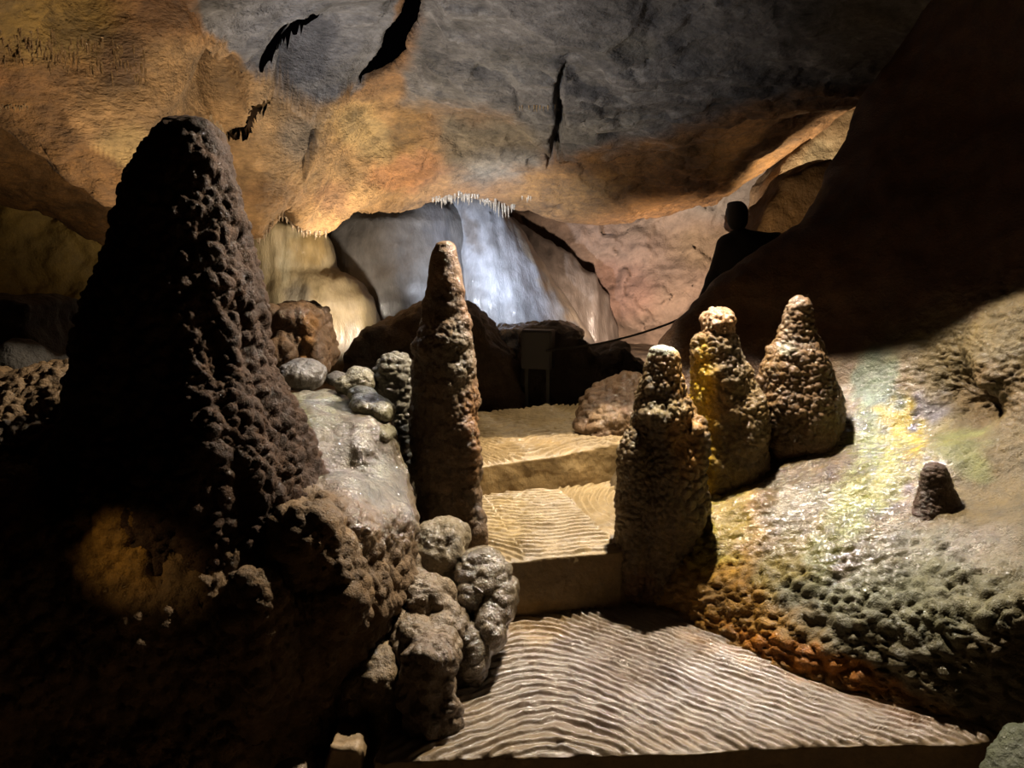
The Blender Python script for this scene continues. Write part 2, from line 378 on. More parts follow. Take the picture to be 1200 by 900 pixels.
col = paint(V, (.36, .20, .10), [
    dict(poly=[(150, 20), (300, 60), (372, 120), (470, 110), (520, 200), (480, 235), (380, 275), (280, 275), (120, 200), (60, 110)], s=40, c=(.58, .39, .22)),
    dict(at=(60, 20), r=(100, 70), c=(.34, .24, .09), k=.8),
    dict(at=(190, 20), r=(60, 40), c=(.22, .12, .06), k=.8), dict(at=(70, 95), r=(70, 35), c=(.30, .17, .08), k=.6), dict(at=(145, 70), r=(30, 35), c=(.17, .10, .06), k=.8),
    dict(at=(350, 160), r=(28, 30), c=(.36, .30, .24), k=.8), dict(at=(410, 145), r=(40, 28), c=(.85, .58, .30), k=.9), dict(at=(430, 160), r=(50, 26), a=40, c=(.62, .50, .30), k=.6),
    dict(at=(330, 230), r=(60, 22), c=(.45, .27, .15), k=.6), dict(at=(390, 230), r=(25, 25), c=(.24, .13, .08), k=.7),
    dict(at=(150, 175), r=(40, 30), c=(.62, .48, .26), k=.7), dict(at=(60, 60), r=(50, 15), c=(.50, .36, .17), k=.5),
    dict(at=(480, 140), r=(22, 60), a=20, c=(.30, .19, .09), k=.7), dict(at=(470, 205), r=(50, 24), c=(.48, .25, .14), k=.8), dict(at=(500, 190), r=(40, 12), a=10, c=(.62, .34, .22), k=.5),
    dict(poly=[(510, 130), (650, 140), (640, 195), (560, 220), (520, 190)], s=20, c=(.28, .24, .19)),
    dict(poly=[(610, 205), (700, 180), (860, 160), (940, 150), (850, 235), (700, 262), (600, 240)], s=16, c=(.36, .20, .09)),
    dict(at=(720, 215), r=(60, 16), a=-8, c=(.46, .27, .12), k=.6),
    dict(poly=[(205, -60), (240, 30), (300, 82), (345, 118), (372, 127), (405, 108), (428, 92), (465, 40), (480, -60)], s=4, c=(.27, .27, .29)),
    dict(poly=[(498, -60), (482, 60), (470, 118), (520, 125), (600, 130), (650, 185), (720, 170), (790, 155), (880, 120), (1000, 105), (1250, 60), (1250, -100)], s=12, c=(.24, .23, .23)),
    dict(at=(340, 105), r=(60, 8), a=38, c=(.5, .36, .24), k=.7),
    dict(at=(600, 80), r=(60, 25), c=(.36, .35, .34), k=.5), dict(at=(740, 60), r=(40, 15), c=(.30, .28, .24), k=.6), dict(at=(700, 150), r=(80, 14), a=-10, c=(.32, .30, .27), k=.7),
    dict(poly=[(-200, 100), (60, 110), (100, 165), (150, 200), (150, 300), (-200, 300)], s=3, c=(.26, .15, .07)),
], warp=10, ws=.3, var=.3)
# pale flecks and dark seams in the grey limestone
fl = sstep(.1, .4, fbm(V * np.array([.5, 1, 1]), .07, 4, 41)) * grey * sstep(-.3, .4, fbm(V, .9, 2, 42))
col[:, :3] += (fl * .05)[:, None]
col[:, :3] *= (1 - .4 * sstep(.1, .5, fbm(V * np.array([.5, 1, 1]), .25, 5, 44)) * grey)[:, None]
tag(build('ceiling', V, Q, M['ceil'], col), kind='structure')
print('ceiling', time.time() - T0)
def ceil_hit(px, py, y0=3.5, y1=12):
    for a, b, n in ((y0, y1, 120),):
        yy = np.linspace(a, b, n); pts = np.array([P(px, py, t) for t in yy]); zz, _, _ = ceil_full(pts[:, 0], pts[:, 1])
        k = np.argmax(pts[:, 2] > zz)
        if pts[k, 2] <= zz[k]: return None
        a, b = yy[max(k - 1, 0)], yy[k]; yy = np.linspace(a, b, 12); pts = np.array([P(px, py, t) for t in yy]); zz, _, _ = ceil_full(pts[:, 0], pts[:, 1]); k = np.argmax(pts[:, 2] > zz)
        return pts[k]

# ---- back wall: y over (x, z)
bc = [(0, 12.3, .5), (0, 12.0, 3.5), (2, 12.2, .3), (2.6, 11.8, 2.0), (3.5, 11.2, 2.2), (4.5, 10.2, 1.5), (5.5, 9, 1.5), (3.8, 11, 3.5), (-3, 11.6, .5), (-3.2, 11.4, 3), (-5, 9.7, .8), (-5, 9.9, 2.4), (-7, 8.8, 1), (-7, 8.6, 3), (-8, 7, 1), (1.6, 12, 1.6), (2, 11.5, 1.0), (3, 11.2, .8)]
bf = tps([(a, c) for a, b, c in bc], [b for a, b, c in bc], .02)
X, Z, Q = grid(np.arange(-8.5, 6.5, .035), np.arange(-.6, 4.4, .035), False)
Yb = bf(np.stack([X, Z], 1)); V = np.stack([X, Yb, Z], 1)
f1, f2, r = worley(V * np.array([.6, .6, 1.3]) + .45 * np.stack([fbm(V, .7, 3, 1), fbm(V, .7, 3, 2), fbm(V, .7, 3, 4)], 1), 5, True)
crk = (1 - sstep(0, .035, f2 - f1)) * sstep(-.2, .3, fbm(V, 1.2, 2, 55))
V[:, 1] += -(r - .5) * .22 + crk * .05 + fbm(V, .6, 6, 8) * .16
col = paint(V, (.42, .30, .225), [dict(poly=[(-300, 200), (150, 200), (150, 420), (-300, 420)], s=6, c=(.40, .27, .10)),
    dict(at=(700, 310), r=(90, 60), c=(.36, .26, .21), k=.6), dict(at=(860, 230), r=(80, 25), a=-15, c=(.42, .37, .31), k=.8), dict(at=(780, 260), r=(60, 20), c=(.48, .36, .27), k=.6), dict(at=(720, 345), r=(60, 40), c=(.46, .26, .20), k=.5), dict(at=(835, 290), r=(60, 30), c=(.40, .29, .18), k=.6)], warp=10, ws=.5, var=.2)
col[:, :3] *= (1 - .25 * crk)[:, None]
tag(build('wall_back', V, Q[:, ::1], M['back'], col), kind='structure')

# ---- right wall: x over (y, z)
def gz(px, py, z=0): return tuple(G(px, py, z))
rc = [P(*q) for q in [(850, 600, 3.75), (930, 640, 3.4), (1000, 680, 3.1), (1100, 700, 2.85), (1200, 720, 2.6), (880, 560, 3.95), (1000, 590, 3.5), (1100, 620, 3.15), (1200, 640, 2.85),
      (930, 530, 4.05), (1000, 500, 4.0), (1100, 520, 3.6), (1200, 540, 3.25), (1050, 450, 4.1), (1150, 450, 3.65), (1200, 430, 3.5), (980, 430, 4.35), (900, 470, 4.5), (1000, 360, 4.5), (1100, 350, 4.1), (1200, 480, 3.7),
      (930, 380, 4.7), (870, 400, 4.75), (1100, 200, 4.6), (1200, 200, 4.1), (1200, 80, 4.4), (1060, 120, 5.1),
      (1010, 113, 5.5), (975, 190, 5.35), (942, 260, 5.2), (905, 287, 5.1), (868, 310, 5.05), (832, 342, 5.0), (800, 385, 4.95), (785, 410, 4.9), (770, 450, 4.85)]]
rc += [gz(730, 706), gz(780, 717), gz(900, 772), gz(1000, 808), gz(1100, 838), gz(1165, 852)]
rc += [(.74, 4.2, .31), (.80, 4.7, .55), (2.1, 2.25, .1), (2.3, 1.9, 0), (1.95, 2.55, -.5), (1.3, 3.1, -.5), (.7, 3.7, -.5), (2.3, 2.4, .5), (2.55, 2.2, 1.2), (2.7, 2.6, 2.2), (2.7, 1.6, 1.2), (2.9, 1.5, 2.5), (2.9, 3, 3.3), (2.8, 4, 3.6), (2.7, 5.1, 3.4), (2.6, 1.2, 0),
       # behind the edge the rock falls away to the side passage
       (1.55, 5.4, 1.2), (2.5, 5.9, 1.5), (2.8, 6.5, 1.5), (2.35, 5.75, .6), (1.35, 5.3, .5), (3.2, 6.2, 3.0), (3.4, 7.5, 2), (2.2, 5.6, 2.0), (3.1, 5.9, 3.6), (4, 8, 3), (3.3, 8, .5), (4.5, 9, 1.5)]
rc = np.array(rc)
rf = tps(rc[:, 1:], rc[:, 0], .003)
Yr, Zr, Q = grid(np.concatenate([np.arange(.6, 2.2, .03), np.arange(2.2, 5.0, .0085), np.arange(5.0, 9, .03)]), np.concatenate([np.arange(-.6, -.15, .03), np.arange(-.15, 1.85, .0085), np.arange(1.85, 4.3, .025)]), True)
X = rf(np.stack([Yr, Zr], 1)); V = np.stack([X, Yr, Zr], 1)
V[:, 0] += 0
N = vnormals(V, Q)
if N[:, 0].mean() > 0: Q = Q[:, ::-1]; N = -N
px, py = proj(V)
px2 = px + 30 * fbm(V, .3, 2, 31); py2 = py + 30 * fbm(V, .3, 2, 32)
# scaly nodules on the lower slope, fading to smooth wet flow above
low = pmask(px2, py2, dict(poly=[(700, 640), (900, 590), (1000, 620), (1090, 610), (1210, 690), (1400, 760), (1400, 1100), (700, 1100)], s=35))
mid = pmask(px2, py2, dict(poly=[(700, 640), (780, 560), (860, 520), (1000, 470), (1100, 420), (1350, 300), (1350, 560), (1100, 560), (1020, 640), (850, 690)], s=40))
shl = pmask(px2, py2, dict(at=(1180, 400), r=(180, 90), a=-25))
Vw = V + .02 * np.stack([fbm(V, .15, 2, 61), fbm(V, .15, 2, 62), fbm(V, .15, 2, 63)], 1)
big = lumps(Vw, .056, 11, (1.2, 1.2, .85), .3); sml = lumps(Vw, .027, 12, (1.2, 1.2, .9), .3)
lft = pmask(px2, py2, dict(poly=[(700, 620), (780, 540), (880, 530), (940, 620), (900, 720), (860, 780), (700, 740)], s=30))
dsp = low * (big * (.036 - .014 * lft) + sml * .010) + (1 - low) * mid * (sml * .012 + big * .012) + lft * sml * .008 + shl * lumps(Vw, .045, 13, (1.7, 1.7, .55), .6) * .014
dsp += fbm(V, .35, 4, 15) * .035 + fbm(V, .07, 3, 16) * .006 * (.3 + low)
dsp += sstep(4.6, 5.2, V[:, 1]) * fbm(V, .5, 4, 19) * .05
V = V + N * dsp[:, None]
col = paint(V, (.34, .25, .15), [
    dict(poly=[(760, 560), (1300, 400), (1300, 1000), (700, 1000), (700, 600)], s=40, c=(.29, .215, .115)),
    dict(at=(1130, 400), r=(180, 110), a=-20, c=(.27, .21, .11), k=.8),
    dict(at=(1000, 740), r=(190, 85), a=15, c=(.29, .26, .16), k=.8), dict(at=(1120, 700), r=(100, 60), c=(.30, .30, .18), k=.6),
    dict(at=(1000, 690), r=(80, 40), c=(.36, .37, .25), k=.5), dict(at=(1090, 650), r=(90, 40), c=(.38, .37, .25), k=.6),
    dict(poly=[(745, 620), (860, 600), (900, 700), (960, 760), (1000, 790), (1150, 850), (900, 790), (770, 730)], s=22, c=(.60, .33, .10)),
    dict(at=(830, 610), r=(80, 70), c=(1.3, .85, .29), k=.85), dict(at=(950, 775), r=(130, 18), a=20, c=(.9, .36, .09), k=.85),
    dict(at=(1175, 560), r=(70, 90), c=(.32, .24, .13), k=.8), dict(at=(1160, 630), r=(60, 40), c=(.33, .26, .16), k=.7), dict(at=(1170, 460), r=(60, 40), c=(.30, .20, .11), k=.7),
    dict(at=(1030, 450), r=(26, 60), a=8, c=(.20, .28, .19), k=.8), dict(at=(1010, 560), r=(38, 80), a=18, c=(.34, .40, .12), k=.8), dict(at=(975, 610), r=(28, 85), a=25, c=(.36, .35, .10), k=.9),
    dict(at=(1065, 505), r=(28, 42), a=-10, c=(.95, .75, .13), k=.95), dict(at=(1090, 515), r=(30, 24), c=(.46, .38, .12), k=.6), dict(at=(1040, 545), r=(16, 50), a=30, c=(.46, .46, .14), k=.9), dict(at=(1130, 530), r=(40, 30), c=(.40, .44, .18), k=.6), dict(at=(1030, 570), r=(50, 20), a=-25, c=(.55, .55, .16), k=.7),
    dict(at=(1085, 478), r=(34, 18), a=12, c=(.27, .24, .27), k=.9), dict(at=(1068, 492), r=(10, 14), c=(.12, .11, .13), k=.9),
    dict(at=(920, 660), r=(22, 60), a=30, c=(.48, .36, .10), k=.7), dict(at=(930, 590), r=(60, 40), c=(.44, .36, .22), k=.6),
    dict(poly=[(700, 0), (1300, 0), (1300, 300), (1050, 380), (950, 450), (700, 500)], s=30, c=(.22, .12, .07)),
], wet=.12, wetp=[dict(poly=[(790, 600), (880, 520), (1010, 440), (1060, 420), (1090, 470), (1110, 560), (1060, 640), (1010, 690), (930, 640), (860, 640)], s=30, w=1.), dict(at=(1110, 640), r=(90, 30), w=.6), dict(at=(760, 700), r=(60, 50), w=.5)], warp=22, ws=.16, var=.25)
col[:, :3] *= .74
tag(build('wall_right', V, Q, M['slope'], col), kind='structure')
print('wall_right', time.time() - T0)

# ---- floor: z over (x, y)
fc = [(0, 0, -.4), (-2, 1, -.4), (2, 1, -.4), (0, 2.2, -.38), (-1, 2.2, -.38), (1.6, 2.2, -.38), (-.3, 2.6, -.36), (-3, 3, -.3), (0, 3.2, -.28), (.8, 3.4, -.25), (-.5, 3.6, .05), (.3, 4.2, .12), (-1, 4.6, .3), (.3, 5.0, .32), (.3, 5.9, .40), (1, 5.9, .40), (2, 6, .44), (2.5, 7, .5), (0, 7, .42), (-2, 7, .3), (0, 9, .35), (3, 9, .5), (-3, 9, .3), (0, 12, .3), (4, 12, .4), (-4, 12, .3), (-6, 6, .2), (-8, 9, .3), (5, 4, -.2), (-6, 2, -.3)]
ff = tps([(a, b) for a, b, c in fc], [c for a, b, c in fc], .02)
X, Y, Q = grid(np.arange(-8.5, 6, .05), np.arange(-1, 13, .05)); Z = ff(np.stack([X, Y], 1)); V = np.stack([X, Y, Z], 1); V[:, 2] += fbm(V, .4, 5, 71) * .03
tag(build('floor', V, Q, M['dark'], paint(V, (.30, .21, .13), var=.2)), kind='structure')

# ------------------------------------------------------------------ the steps
def step(name_label, poly, ztop, zbot, ripple, tilt=(0, 0, 0), h=.005, wet=.3, base=(.41, .29, .165), rb=(.36, .25, .13), edge=.012):
    V2 = np.array(poly)[:, :2]
    def top(x, y): return ztop + tilt[0] * (x - tilt[1]) + tilt[2] * 0
    def f(p):
        q = p[:, :2] + .012 * np.stack([fbm(p, .25, 2, 3), fbm(p, .25, 2, 4)], 1)
        d2 = poly2(q, V2) + edge; dz = np.maximum(p[:, 2] - top(p[:, 0], p[:, 1]), zbot - p[:, 2]) + edge
        return np.minimum(np.maximum(d2, dz), 0) + np.hypot(np.maximum(d2, 0), np.maximum(dz, 0)) - edge
    f.bb = (np.r_[V2.min(0), zbot], np.r_[V2.max(0), ztop + .07])
    V, Q = mesh_sdf(f, h); N = vnormals(V, Q)
    up = sstep(.5, .95, N[:, 2]); d2 = -poly2(V[:, :2], V2)
    rp = ripple(V[:, 0] + .010 * fbm(V, .12, 3, 51), V[:, 1] + .030 * fbm(V, .28, 3, 52) + .012 * fbm(V, .07, 3, 53)) * (.75 + .5 * fbm(V, .15, 3, 54))
    V[:, 2] += up * (rp * sstep(.0, .03, d2) - .002 + fbm(V, .3, 3, 9) * .008 + fbm(V, .05, 2, 10) * .002)
    V += N * ((1 - up) * (fbm(V, .12, 4, 12) * .010))[:, None]
    isT = (up[Q].mean(1) > .4)
    root = empty('concrete_step', (V[:, 0].mean(), V[:, 1].mean(), zbot), name_label, 'step')
    loc = np.array(root.location)
    for nm, msk, bs, wt in (('tread', isT, base, wet), ('riser', ~isT, rb, .15)):
        qq = Q[msk]; u, inv = np.unique(qq, return_inverse=True); W = V[u]
        build(nm, W - loc, inv.reshape(qq.shape), M['step'], STEPCOL(W, bs, wt), root)
    return root
def STEPCOL(W, bs, wt):
    return paint(W, bs, [dict(at=(1080, 830), r=(120, 22), a=14, c=(.34, .19, .09), k=.7), dict(at=(900, 775), r=(120, 12), a=20, c=(.50, .30, .14), k=.7), dict(at=(700, 800), r=(160, 60), c=(.27, .20, .15), k=.7), dict(at=(620, 730), r=(60, 25), c=(.50, .33, .15), k=.7), dict(at=(600, 610), r=(40, 30), c=(.52, .38, .18), k=.5)], wt, [dict(at=(740, 800), r=(220, 60), w=.75)] if wt > .2 else [], 14, .2, .18)
def groove(t, w=.24, amp=.025):
    # each ridge rises towards the camera, then drops steeply
    fr = t - np.floor(t); return amp * np.where(fr < w, fr / w, (1 - fr) / (1 - w))
g = lambda a, b, z=0: tuple(G(a, b, z)[:2])
e1 = np.array(g(780, 717)); e2 = np.array(g(1150, 852)); dr = (e2 - e1) / np.linalg.norm(e2 - e1); nr = np.array([-dr[1], dr[0]])
def rip1(x, y):
    a = (x - e1[0]) * nr[0] + (y - e1[1]) * nr[1]
    s = (x - e1[0]) * dr[0] + (y - e1[1]) * dr[1]
    a = a + .03 * np.sin(s * 2.2 + .6)
    k = 9.; a = a + 1.25 * np.log1p(np.exp(np.clip(k * (.16 - x), -30, 30))) / k     # the rows arch over towards the left end
    a = a + .25 * np.log1p(np.exp(np.clip(14 * (y - 3.2 + .3 * (x - .3)), -30, 30))) / 14
    return groove(a / .041)
def rip2(x, y):
    a = y + .06 * np.sin(x * 5 + 1)
    r = np.hypot(x - .95, (y - 4.35) * .9); k = sstep(.30, .52, x + (y - 4.2) * .25)
    l = np.hypot(x + .30, (y - 3.25) * 1.0); kl = sstep(.03, -.08, x - .25 * (3.9 - y))
    t = np.where(k > .5, r * 1.0, np.where(kl > .5, l, a))
    return groove(t / .052, amp=.026)
def rip3(x, y):
    t = y * .95 + .30 * np.sin(x * 3.1 + .8) + .12 * np.sin(x * 7 + y * 3)
    return groove(t / .062, w=.24, amp=.038)
s1 = [g(440, 890), (-.45, 2.40), g(535, 889), g(700, 886), g(850, 880), g(1000, 873), g(1120, 872), (1.80, 2.52), (1.86, 2.56), (1.86, 2.63), (1.75, 2.75), g(1050, 812), g(900, 767), (.86, 3.58), (.72, 3.80), (-.5, 3.62)]
step('broad lowest concrete step with ridged muddy tread, nearest the camera', s1, 0, -.42, rip1, wet=.45, base=(.31, .225, .14))
s2 = [(-.45, 3.36), g(592, 660, .31), g(650, 653, .31), g(728, 646, .31), (.82, 3.78), (.98, 4.3), (1.0, 4.98), (-.5, 4.62)]
step('middle concrete step with curved grooves, between the tall thin stalagmite and the bumpy one', s2, .31, -.25, rip2, wet=.2, base=(.50, .37, .21))
s3 = [(-.75, 4.48), P(565, 543, 4.5)[:2], P(650, 530, 4.62)[:2], P(735, 515, 4.82)[:2], (.95, 4.95), (1.1, 5.5), (1.35, 6.15), (.3, 6.2), (-.6, 6.0)]
s3 = [tuple(q) for q in s3]
step('highest concrete step with wavy grooves, leading to the dark passage', s3, .535, .0, rip3, tilt=(.07, .3, 0), h=.0065, wet=.1, base=(.48, .35, .20), rb=(.48, .34, .18))
print('steps', time.time() - T0)

# ------------------------------------------------------------------ left: flowstone mound, great stalagmite
def nod(size, amp, seed=0, an=(1, 1, 1), f=(.2, .02), small=None):
    def d(V, N):
        r = lumps(V, size, seed, an) * amp + fbm(V, f[0], 4, seed + 5) * f[1]
        if small: r = r + lumps(V, small[0], seed + 9, an) * small[1]
        return r
    return d
def E(px, py, Y, rx, ry, rz): return ell(P(px, py, Y), (rx, ry, rz))
mound = union([E(378, 605, 3.45, .35, .45, .50), E(362, 500, 3.7, .29, .40, .16), E(430, 518, 3.52, .12, .25, .15), E(448, 600, 3.35, .13, .22, .22), E(440, 640, 3.15, .15, .25, .26), E(400, 650, 2.95, .22, .3, .32),
               E(330, 700, 2.9, .42, .42, .48), E(300, 840, 2.8, .34, .4, .5), E(200, 720, 2.8, .6, .5, .6), E(40, 760, 2.7, .7, .6, .7), E(-150, 700, 2.9, .8, .9, .9), E(120, 540, 3.4, .8, .5, .45), E(-60, 560, 3.6, .8, .6, .55),
               E(180, 900, 2.6, .5, .5, .5), E(0, 950, 2.5, .6, .6, .5), E(340, 540, 3.3, .18, .3, .22)], .12)
rib = union([mound, E(455, 672, 3.0, .07, .1, .09), E(395, 690, 2.62, .09, .1, .2), E(360, 640, 2.62, .12, .1, .14), E(150, 650, 2.58, .22, .18, .26), E(5, 640, 2.55, .2, .2, .22), E(300, 760, 2.45, .12, .1, .3)], .06)
def dm(V, N):
    px, py = proj(V); up = (.55 + .45 * sstep(.4, .7, N[:, 2])) * pmask(px, py, dict(poly=[(320, 400), (500, 400), (500, 600), (440, 610), (380, 570), (330, 530)], s=22))
    rough = (1 - up)
    return rough * (lumps(V, .05, 3, (1, 1, 1.1)) * .024 + lumps(V, .13, 4, (1, 1, 1.5)) * .026) + up * (lumps(V, .2, 6) * .016 + fbm(V, .06, 2, 3) * .004) + fbm(V, .25, 4, 7) * .035
rock('flowstone_mound', rib, .0115, M['mound'], dm, (.25, .165, .095), [dict(poly=[(325, 430), (440, 440), (495, 560), (480, 620), (390, 560), (330, 540)], s=22, c=(.27, .23, .16)), dict(at=(370, 480), r=(60, 22), c=(.28, .27, .15), k=.7), dict(at=(420, 600), r=(40, 30), c=(.27, .17, .09), k=.6), dict(at=(130, 640), r=(60, 70), c=(.42, .25, .09), k=.8), dict(at=(20, 620), r=(50, 60), c=(.36, .20, .08), k=.8)],  # the two amber patches paint in the side lamp's lit pools
     .04, [dict(poly=[(325, 470), (430, 440), (500, 560), (480, 640), (440, 640), (390, 570), (340, 560)], s=20, w=1.)], label='large dark flowstone mound with a wet grey top, filling the lower left', cat='flowstone mound', bb=((-3.3, 1.75, -.5), (-.3, 4.3, 1.35)), warp=20)
gst = lathe([(216, 143, 2), (215, 146, 15), (214, 152, 28), (213, 170, 41), (212, 200, 53), (211, 250, 67), (211, 300, 76), (208, 350, 86), (205, 400, 96), (206, 450, 108), (212, 500, 122), (212, 560, 160), (215, 640, 190)], 2.95, ry=.85)
gsk = union([gst, E(262, 520, 2.85, .2, .3, .25), E(240, 560, 2.78, .25, .25, .15)], .1)
def dg(V, N):
    c = lumps(V, .048, 33, (1, 1, 1.25)) * (.014 + .014 * sstep(2.2, 1.8, V[:, 2])) + lumps(V, .028, 34, (1, 1, 1)) * .008 + fbm(V, .25, 4, 35) * .03
    a = np.arctan2(V[:, 1] - 2.95, V[:, 0] + 1.3); fl = np.abs(np.sin(a * 7 + fbm(V, .3, 2, 3))) * .03
    return c + fl * sstep(1.9, 1.4, V[:, 2])
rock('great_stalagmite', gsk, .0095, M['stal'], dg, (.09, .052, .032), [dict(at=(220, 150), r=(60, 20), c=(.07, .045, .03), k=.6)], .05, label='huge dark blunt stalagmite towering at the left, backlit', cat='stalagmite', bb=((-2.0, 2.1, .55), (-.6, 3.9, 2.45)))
print('mound', time.time() - T0)

# centre stalagmite and the shorter one behind it
cs = union([lathe([(522, 284, 2), (522, 286, 9), (521, 296, 14), (521, 320, 18), (521, 345, 21), (521, 380, 27), (520, 410, 31), (520, 440, 34), (520, 470, 37), (521, 500, 37), (522, 540, 37), (522, 580, 35), (521, 640, 34), (520, 670, 34)], 3.75, .9),
            lathe([(545, 488, 3), (543, 500, 14), (545, 530, 15), (547, 560, 14), (550, 590, 14), (552, 620, 15), (553, 648, 14)], 3.66, 1.0)], .025)
def dcs(V, N): return (.3 + .7 * sstep(300, 400, proj(V)[1])) * (lumps(V, .034, 55, (1, 1, 1)) * .010 + lumps(V, .09, 56, (1, 1, 1.4)) * .014 + fbm(V, .16, 5, 57) * .026)
rock('tall_stalagmite', cs, .0075, M['stal'], dcs, (.23, .15, .09), [dict(poly=[(500, 280), (545, 280), (545, 340), (500, 340)], s=18, c=(.42, .27, .17)), dict(at=(555, 480), r=(14, 90), c=(.38, .19, .08), k=.7), dict(at=(548, 360), r=(10, 40), c=(.38, .21, .12), k=.6), dict(at=(540, 420), r=(24, 50), c=(.27, .24, .18), k=.6)], .3, warp=8,
     label='tall slender brown stalagmite at the centre, beside the steps', cat='stalagmite')
ss = union([lathe([(465, 414, 3), (464, 419, 15), (463, 430, 21), (461, 450, 24), (460, 480, 26), (462, 520, 28), (470, 560, 22), (476, 600, 18), (480, 640, 16)], 3.95, .9), E(446, 447, 3.95, .035, .06, .06)], .03)
rock('short_stalagmite', ss, .0075, M['stal'], nod(.05, .020, 66, (1.2, 1.2, .8), (.15, .02)), (.27, .24, .18), [dict(at=(475, 590), r=(20, 50), c=(.42, .31, .18), k=.6)], .3, label='short knobbly grey stalagmite left of the tall slender one', cat='stalagmite')

# boulders on top of the mound
rock('rock_block', union([prism([(306, 362), (338, 363), (362, 370), (370, 392), (374, 420), (372, 440), (300, 440)], 4.25, 4.7, .05), E(330, 410, 4.25, .09, .1, .08)], .05), .011, M['stal'], nod(.07, .03, 71, (1, 1, 1.2), (.15, .03)), (.19, .12, .075), [dict(at=(362, 400), r=(14, 40), c=(.42, .22, .09), k=.7)], .2,
     label='squarish brown rock block beside the huge stalagmite, at the back of the mound', cat='rock')
rock('boulder', E(354, 440, 4.0, .13, .13, .085), .009, M['mound'], nod(.06, .012, 72, f=(.15, .015)), (.19, .165, .14), (), .5, label='rounded grey boulder in front of the squarish rock block', cat='boulder')
rock('boulder', E(396, 444, 4.25, .07, .07, .04), .009, M['mound'], nod(.06, .008, 73, f=(.15, .01)), (.16, .14, .12), (), .3, label='small flat dark stone between two boulders on the mound', cat='boulder')
rock('boulder', union([E(421, 446, 3.85, .082, .09, .07), E(405, 452, 3.8, .05, .06, .045)], .03), .008, M['mound'], nod(.05, .010, 74, f=(.15, .015)), (.34, .30, .21), (), .4, label='pale yellowish boulder beside the short knobbly stalagmite', cat='boulder')
rock('flowstone_lobe', union([E(432, 476, 3.6, .085, .12, .05), E(450, 483, 3.55, .05, .1, .05), E(425, 462, 3.7, .07, .08, .04)], .04), .008, M['mound'], nod(.09, .012, 75, f=(.12, .012)), (.36, .33, .22), (), .7, label='upper smooth pale lobe draped over the right shoulder of the mound', cat='flowstone')
rock('flowstone_lobe', union([E(432, 502, 3.48, .075, .14, .05), E(452, 508, 3.47, .045, .1, .035)], .04), .008, M['mound'], nod(.09, .012, 76, f=(.12, .012)), (.36, .33, .22), (), .7, label='lower smooth pale lobe just under the upper one on the mound', cat='flowstone')

# the cluster of rounded lumps beside the lowest step
rock('boulder', E(512, 645, 3.3, .145, .16, .135), .009, M['mound'], nod(.12, .010, 81, f=(.18, .05), small=(.03, .004)), (.40, .32, .21), (), .35, label='rounded tan boulder at the foot of the tall slender stalagmite', cat='boulder')
cl1 = union([E(567, 672, 3.18, .115, .14, .11), E(552, 698, 3.08, .06, .09, .06), E(588, 705, 3.1, .055, .1, .09), E(590, 690, 3.18, .06, .1, .06), E(575, 735, 3.02, .07, .12, .12), E(552, 765, 2.95, .08, .13, .12), E(590, 700, 3.2, .06, .1, .1), E(545, 790, 3.0, .09, .15, .12), E(568, 720, 3.15, .1, .12, .2)], .022)
rock('flowstone_cluster', cl1, .008, M['mound'], nod(.09, .018, 82, f=(.14, .022)), (.30, .23, .15), [dict(at=(570, 660), r=(35, 30), c=(.36, .31, .22), k=.6)], .95, label='wet bulbous flowstone lumps overhanging the left end of the lowest riser', cat='flowstone')
cl2 = union([E(505, 705, 3.0, .10, .12, .10), E(485, 690, 3.05, .09, .1, .09), E(520, 730, 2.95, .09, .12, .10), E(490, 750, 2.85, .12, .14, .10), E(515, 765, 2.72, .075, .1, .05), E(478, 670, 3.1, .05, .1, .1)], .035)
rock('flowstone_cluster', cl2, .008, M['mound'], nod(.08, .020, 83, f=(.15, .035), small=(.04, .005)), (.34, .25, .16), (), .35, label='dull brown lumpy flowstone between the mound and the wet bulbous lumps', cat='flowstone')
cl3 = union([lathe([(507, 750, 4), (505, 758, 26), (503, 775, 30), (502, 800, 32), (500, 850, 34), (498, 920, 36), (498, 990, 38)], 2.65, 1.0), lathe([(522, 800, 4), (524, 820, 10), (520, 860, 20), (518, 920, 24), (518, 990, 26)], 2.6, 1)], .03)
rock('flowstone_pillar', cl3, .0085, M['mound'], nod(.07, .022, 84, (1, 1, 1.3), f=(.12, .04)), (.27, .19, .12), (), .35, label='dark stubby pillar below the lumps, at the left edge of the lowest step', cat='flowstone')
cl4 = union([E(442, 785, 2.75, .10, .14, .09), E(415, 820, 2.7, .05, .08, .10), lathe([(450, 770, 5), (450, 790, 32), (455, 830, 34), (462, 900, 30), (462, 990, 30)], 2.75, 1)], .04)
rock('flowstone_pillar', cl4, .0085, M['mound'], nod(.07, .018, 85, (1, 1, 1.3), f=(.15, .02)), (.33, .24, .15), (), .2, label='brown knobbed pillar between the dark stubby pillar and the mound', cat='flowstone')
rock('stone', E(340, 902, 2.35, .055, .06, .025), .007, M['mound'], nod(.05, .004, 86, f=(.1, .006)), (.30, .22, .15), (), .3, label='small smooth stone at the bottom edge, under the mound', cat='stone')
rock('lit_floor_patch', prism([(388, 876), (418, 878), (424, 896), (422, 930), (372, 940), (382, 894)], 2.45, 2.6, .015), .009, M['step'], nod(.03, .006, 87, f=(.1, .01)), (.50, .36, .22), (), .1, label='small raised block for the lit patch of tan floor at the bottom, between mound and knobbed pillar', cat='rock')  # block in lighter tan stands for a lit patch of the floor
print('cluster', time.time() - T0)

